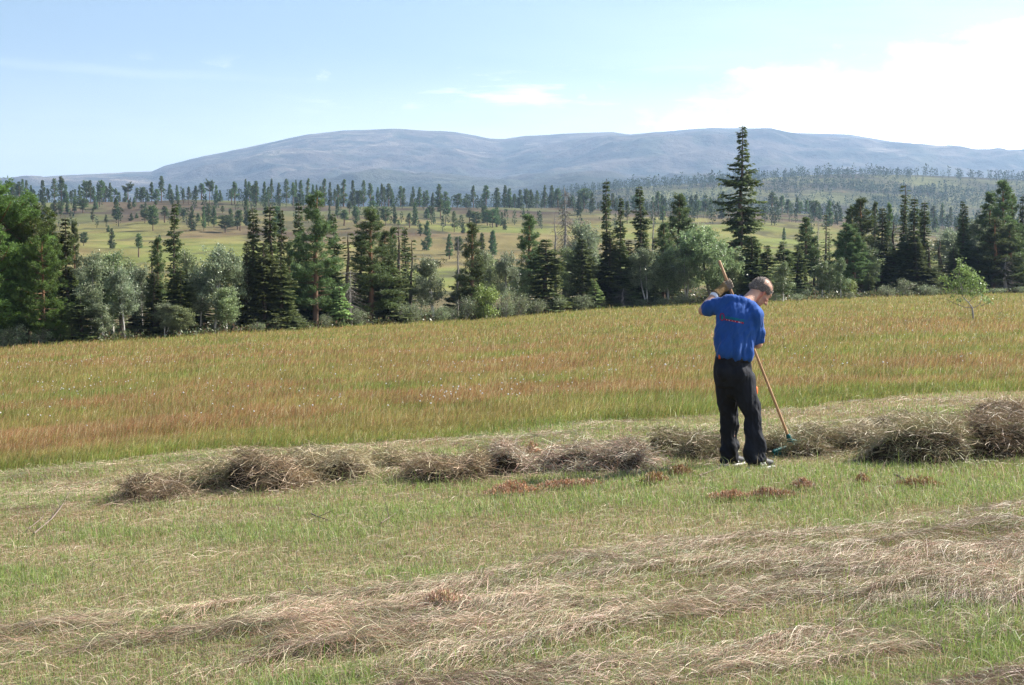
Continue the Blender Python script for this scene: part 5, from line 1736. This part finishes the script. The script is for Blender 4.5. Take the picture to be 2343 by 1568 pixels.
me = shirt_blob().skin('shirt', 0.0085, 26)
shirt, sco = finish(me, 'shirt', M['shirt'], man, MAN0, None, lambda c: 0.0075 + crease(c, 501, 0.034) * (1.0 + 0.6 * sstep(c[:, 2], float(Q(380, 480)[2]), float(Q(380, 640)[2]))) + 0.006 * sstep(c[:, 2], float(Q(368, 640)[2]), float(Q(368, 715)[2])) * np.sin((c @ RV) / 0.018 + fbm(c[:, 0] * 9, c[:, 2] * 9, 3, 2) * 4))
ring_pts = []
# collar edge
bl2 = Acc()
cn = Q(462, 392, 0.115)
ca, cb = Q(403, 363, 0.10), Q(520, 428, 0.09)
e1 = (cb - ca) * 0.5; e2 = unit(np.cross(e1, [0.35, -0.25, 0.9])) * 0.070
an = np.linspace(0, 2 * np.pi, 25)
tube(bl2, [cn - MAN0 + e1 * math.cos(a) + e2 * math.sin(a) for a in an], np.full(25, 0.008), (1, 1, 1), None, 6)
bl2.build('collar', M['shirt'], shirt, True)

# --- printed logo on the back: ring emblem, green lettering, red bar with pale small print
bpy.context.view_layer.update()
pl = np.array([p.vertices[:] for p in shirt.data.polygons], dtype=object)
bvh = BVHTree.FromPolygons([Vector(v) for v in sco], [list(p) for p in pl])


def wrap(pts2):
    out = []
    for cx, cyy in pts2:
        far = Q(cx, cyy, 0.0)
        o = np.array([0, 0, CAM_Z])
        d = Vector(unit(far - o))
        hit, nrm, _, _ = bvh.ray_cast(Vector(o), d, 30)
        if hit is None:
            hit = Vector(far)
        out.append(np.array(hit - d * 0.0035))
    return np.array(out)


def decal(name, polys, mat):
    acc = Acc()
    for p in polys:
        W = wrap(p) - MAN0
        acc.add(W, np.arange(len(W))[None, :])
    return acc.build(name, mat, shirt)


def grid_strip(x0, y0, x1, y1, th, n=14):
    """a bar from (x0,y0) to (x1,y1) cut in quads so that it follows the cloth"""
    ps = []
    for i in range(n):
        a, b = i / n, (i + 1) / n
        ps.append([(x0 + (x1 - x0) * a, y0 + (y1 - y0) * a), (x0 + (x1 - x0) * b, y0 + (y1 - y0) * b), (x0 + (x1 - x0) * b, y0 + (y1 - y0) * b + th), (x0 + (x1 - x0) * a, y0 + (y1 - y0) * a + th)])
    return ps


def ring(cx, cyy, rx, ry, w, n=22):
    ps = []
    for i in range(n):
        a, b = 2 * math.pi * i / n, 2 * math.pi * (i + 1) / n
        ps.append([(cx + math.cos(a) * rx, cyy + math.sin(a) * ry), (cx + math.cos(b) * rx, cyy + math.sin(b) * ry), (cx + math.cos(b) * (rx - w), cyy + math.sin(b) * (ry - w)), (cx + math.cos(a) * (rx - w), cyy + math.sin(a) * (ry - w))])
    return ps


decal('emblem_ring', ring(298, 492, 15, 24, 5), M['print_red'])
decal('emblem_figure', [[(297, 475), (305, 498), (298, 500), (290, 498)], [(295, 500), (301, 500), (301, 508), (295, 508)]], M['print_green'])
decal('print_bar', grid_strip(313, 503, 432, 526, 9), M['print_red'])
decal('print_small_text', [q for i, q in enumerate(grid_strip(325, 508, 418, 526, 4.0, 22)) if i not in (5, 6, 20)], M['print_white'])
fc = bpy.data.curves.new('print_lettering', 'FONT')
fc.body = 'HUNDESERVICE'
fc.fill_mode = 'FRONT'
fo = bpy.data.objects.new('lettering_source', fc)
COL.objects.link(fo)
fm = bpy.data.meshes.new_from_object(fo.evaluated_get(bpy.context.evaluated_depsgraph_get()))
bpy.data.objects.remove(fo)
bpy.data.curves.remove(fc)
tv = np.array([v.co[:2] for v in fm.vertices])
tv = (tv - tv.min(0)) / (tv.max(0) - tv.min(0))
W2 = [(319 + a * 120 - 3 * (1 - b), 501 + a * 24 - b * 15) for a, b in tv]
WV = wrap(W2) - MAN0
for i, v in enumerate(fm.vertices):
    v.co = WV[i]
fm.materials.clear(); fm.materials.append(M['print_green'])
lo = bpy.data.objects.new('print_lettering', fm)
COL.objects.link(lo)
lo.parent = shirt

# --- trousers
bl = Blob()
C, A, Bv = [], [], []
for cx, cyy, Y, a, b, s in [(368, 728, 0.0, 106, 80, .2), (366, 770, 0.0, 113, 86, .15), (364, 820, 0.0, 119, 92, .1), (366, 870, 0.0, 122, 92, .05), (368, 930, .01, 112, 80, 0)]:
    C.append(Q(cx, cyy, Y)); A.append(unit(RV + np.array([0, 0, -s])) * a * PX); Bv.append(FV * b * PX)
bl.rings(C[::-1], A[::-1], Bv[::-1])
def leg(b, pts, rad):
    P = [Q(*p) for p in pts]
    for i in range(len(P) - 1):
        b.loft([P[i], P[i + 1]], [rad[i] * PX, rad[i + 1] * PX])
    for p, r in zip(P[:-1], rad[:-1]):
        b.ball(p, np.eye(3) * r * PX * 0.995, 12)
HEML = Q(346, 1397, 0.22); HEMR = Q(506, 1398, -0.12)
leg(bl, [(318, 885, 0.05), (330, 985, 0.10), (346, 1095, 0.16), (346, 1190, 0.19), (348, 1290, 0.21), (348, 1396, 0.22)], [68, 66, 61, 56, 54, 52])
leg(bl, [(421, 890, -0.02), (446, 985, -0.03), (488, 1100, -0.05), (494, 1190, -0.07), (504, 1290, -0.10), (506, 1398, -0.12)], [86, 76, 64, 60, 61, 60])
bl.ball(Q(372, 935, 0.02), np.stack([RV * 0.10, FV * 0.09, ZV * 0.10]))
bl.ball(Q(330, 840, -0.04), np.eye(3) * 0.095)
bl.ball(Q(410, 850, -0.07), np.eye(3) * 0.095)
me = bl.skin('trousers', 0.0095, 5)


def trouser_fold(co):
    rel = co - MAN0
    z = rel[:, 2]
    p = rel @ RV; q = rel @ FV
    low = sstep(z, 0.55, 0.12)
    kn = np.exp(-((z - 0.47) / 0.10) ** 2)
    h = fbm(p / 0.10 + q / 0.10 + z * 3, z / 0.085 + p * 9 + q * 6, 601, 3) - 0.5
    v = fbm(p / 0.05 + q / 0.05, z / 0.3, 605, 3) - 0.5
    return (0.008 + 0.056 * low + 0.034 * kn) * h + 0.028 * v + 0.012 * np.exp(-((z - 0.17) / 0.05) ** 2)


trousers, _ = finish(me, 'trousers', M['trousers'], man, MAN0, None, trouser_fold)
acc = Acc()
an = np.linspace(0, 2 * np.pi, 37)
bc, ba, bb = Q(368, 738, 0.0), unit(RV + np.array([0, 0, -.2])) * 108 * PX, FV * 82 * PX
ctr = np.array([bc + ba * math.cos(a) + bb * math.sin(a) for a in an]) - MAN0
nrm = unit(np.array([ba * math.cos(a) + bb * math.sin(a) for a in an]))
Vb = np.concatenate([ctr + nrm * 0.001 - ZV * 0.02, ctr + nrm * 0.005 - ZV * 0.02, ctr + nrm * 0.005 + ZV * 0.02, ctr + nrm * 0.001 + ZV * 0.02])
k = len(an)
i = np.arange(k - 1)
Fb = np.concatenate([np.stack([r0 * k + i, r0 * k + i + 1, r1 * k + i + 1, r1 * k + i], -1) for r0, r1 in ((0, 1), (1, 2), (2, 3), (3, 0))])
mesh('belt', Vb, Fb, M['black'], None, trousers, True)


def small_box(name, c, ax, mat, parent, bevel=0.2):
    b = Blob()
    ax = np.asarray(ax)
    x = np.linspace(-1, 1, 2)
    V = np.array([[sx, sy, sz] for sz in (-1, 1) for sx, sy in ((-1, -1), (1, -1), (1, 1), (-1, 1))], float)
    V[4:, :2] *= 1 - bevel
    F = np.array([[0, 3, 2, 1], [4, 5, 6, 7], [0, 1, 5, 4], [1, 2, 6, 5], [2, 3, 7, 6], [3, 0, 4, 7]])
    return mesh(name, V @ ax + c - MAN0, F, mat, None, parent)


small_box('key_tag', Q(281, 738, -0.075), [RV * 0.008, ZV * 0.024, -FV * 0.006], M['orange'], trousers)
small_box('pocket_trim', Q(514, 952, 0.02), [FV * 0.02, ZV * 0.034, RV * 0.006], M['orange'], trousers)

# --- shoes
def shoe(ft, fd, name='shoe'):
    root = None
    fd = unit(np.array(fd)); sd = np.cross(fd, ZV)
    b = Blob()
    prof = [(-0.075, 0.050, 0.036, 0.055), (-0.04, 0.058, 0.040, 0.060), (0.03, 0.056, 0.044, 0.056), (0.10, 0.044, 0.048, 0.044), (0.165, 0.036, 0.042, 0.034), (0.20, 0.032, 0.024, 0.022)]
    C = [ft + fd * f + ZV * z for f, z, a, bq in prof]
    b.rings(C, [sd * p[2] for p in prof], [ZV * p[3] for p in prof])
    b.cap([ft + ZV * 0.06 - fd * 0.02, ft + ZV * 0.13 - fd * 0.03], [0.050, 0.046])
    o, _ = finish(b.skin(name, 0.007, 4), name, M['black'], man, MAN0)
    k = len(prof)
    acc = Acc()
    outl = [(-0.092, 0.0)] + [(f, a + 0.006) for f, z, a, bq in prof] + [(0.215, 0.0)] + [(f, -a - 0.006) for f, z, a, bq in prof[::-1]]
    L = np.array([ft + fd * f + sd * s for f, s in outl]) - MAN0
    n = len(L)
    V = np.concatenate([L + ZV * 0.002, L + ZV * 0.017])
    i = np.arange(n); j = (i + 1) % n
    acc.add(V, np.stack([i, j, n + j, n + i], -1))
    acc.f.setdefault(n, []).append(np.stack([n + i]))
    acc.build('sole', M['white'], o)
    for q, f in enumerate((0.02, 0.06)):
        V = []
        for sgn in (1, -1):
            A_ = ft + fd * f + sd * sgn * 0.052 + ZV * 0.03
            B_ = ft + fd * (f - 0.045) + sd * sgn * 0.044 + ZV * 0.096
            acc2 = Acc()
            V = np.array([A_ - fd * 0.011, A_ + fd * 0.011, B_ + fd * 0.011, B_ - fd * 0.011])
            V = np.concatenate([V + sd * sgn * 0.004, V - sd * sgn * 0.02]) - MAN0
            acc2.add(V, [[0, 1, 2, 3], [4, 7, 6, 5], [0, 4, 5, 1], [1, 5, 6, 2], [2, 6, 7, 3], [3, 7, 4, 0]])
            acc2.build('stripe', M['white'], o)
    return o


shoe(feet_r, (0.80, 0.60, 0)); shoe(feet_l, (0.72, 0.70, 0))

# --- gloves and wrist band
for grip, wr, rev, el in ((L_HAND, L_WR, -1, L_EL), (R_HAND, R_WR, 1, R_EL)):
    b = Blob()
    hand(b, grip, wr, 1, 1.12, rev)
    cuff = wr + unit(el - wr) * 0.03
    b.loft([cuff, wr * 0.5 + grip * 0.5], [0.043, 0.036])
    me = b.skin('glove', 0.004, 3)
    finish(me, 'glove', M['glove'], man, MAN0,
           lambda c, g=grip, w_=wr: mixc((0.21, 0.14, 0.065), (0.19, 0.155, 0.12), sstep((c - g) @ unit(w_ - g), 0.06, 0.03)))
d = unit(L_EL - L_WR)
acc = Acc()
tube(acc, [L_WR + d * 0.034 - MAN0, L_WR + d * 0.040 - MAN0, L_WR + d * 0.060 - MAN0, L_WR + d * 0.066 - MAN0], [0.034, 0.039, 0.040, 0.035], (1, 1, 1), None, 16)
acc.build('wristband', M['white'], man, True)
tag(man, 'man in blue T-shirt and black work trousers bending over a rake, seen from behind', 'person')

# --- the hay rake
rk = empty('hay_rake', R_BOT)
acc = Acc()
kk = 12
pts = np.array([R_TOP + (R_BOT + RD * 0.02 - R_TOP) * t for t in np.linspace(0, 1, kk)]) - R_BOT
tube(acc, pts, np.linspace(0.0118, 0.0128, kk), (1, 1, 1), None, 10)
e = len(acc.v[0]) - 10
acc.f.setdefault(10, []).append(np.array([list(range(9, -1, -1))]))
acc.f.setdefault(10, []).append(np.array([list(range(e, e + 10))]))
acc.build('handle', M['wood'], rk, True)
bar_d = unit(Q(860, 1248, 0.98) - Q(660, 1322, 0.72))
bl = Blob()
bl.cap([R_BOT - bar_d * 0.24 - R_BOT, R_BOT + bar_d * 0.24 - R_BOT], [0.016, 0.016])
bl.cap([R_BOT - RD * 0.10 - R_BOT, R_BOT - R_BOT], [0.021, 0.024])
bl.cap([R_BOT - RD * 0.06 - R_BOT, R_BOT + bar_d * 0.11 - R_BOT], [0.009, 0.010])
bl.cap([R_BOT - RD * 0.06 - R_BOT, R_BOT - bar_d * 0.11 - R_BOT], [0.009, 0.010])
me = bl.skin('rake_head', 0.005, 2)
hd_o, _ = finish(me, 'rake_head', M['teal'], rk, np.zeros(3))
td = unit(np.array([-0.35, -0.45, -0.82]))
for i in range(11):
    acc = Acc()
    p = bar_d * (-0.22 + 0.044 * i)
    tube(acc, [p, p + td * 0.045, p + td * 0.085 + np.array([-0.004, -0.008, 0])], [0.0075, 0.0065, 0.004], (1, 1, 1), None, 7)
    acc.build('tine', M['teal'], hd_o, True)
tag(rk, 'long wooden-handled hay rake with teal head held by the man', 'rake')

# ------------------------------------------------------------------ haze
def haze():
    lo, hi = -60.0, 570.0
    r = 13500.0
    V = np.array([[x, y, z] for z in (lo, hi) for x, y in ((-r, -r), (r, -r), (r, r), (-r, r))], float)
    F = np.array([[0, 3, 2, 1], [4, 5, 6, 7], [0, 1, 5, 4], [1, 2, 6, 5], [2, 3, 7, 6], [3, 0, 4, 7]])
    m = bpy.data.materials.new('haze_air')
    m.use_nodes = True
    t = NT(m.node_tree)
    v = t.n('ShaderNodeVolumePrincipled', {'Color': (0.47, 0.68, 1.0, 1), 'Density': 1.35e-4, 'Anisotropy': 0.35})
    t.n('ShaderNodeOutputMaterial', {'Volume': v.outputs[0]})
    o = mesh('haze', V, F, m)
    tag(o, 'thin blue summer haze over the valley', 'haze', None, 'stuff')
    return o


haze()
print('objects', len(bpy.data.objects), 'trees', len(TREES))
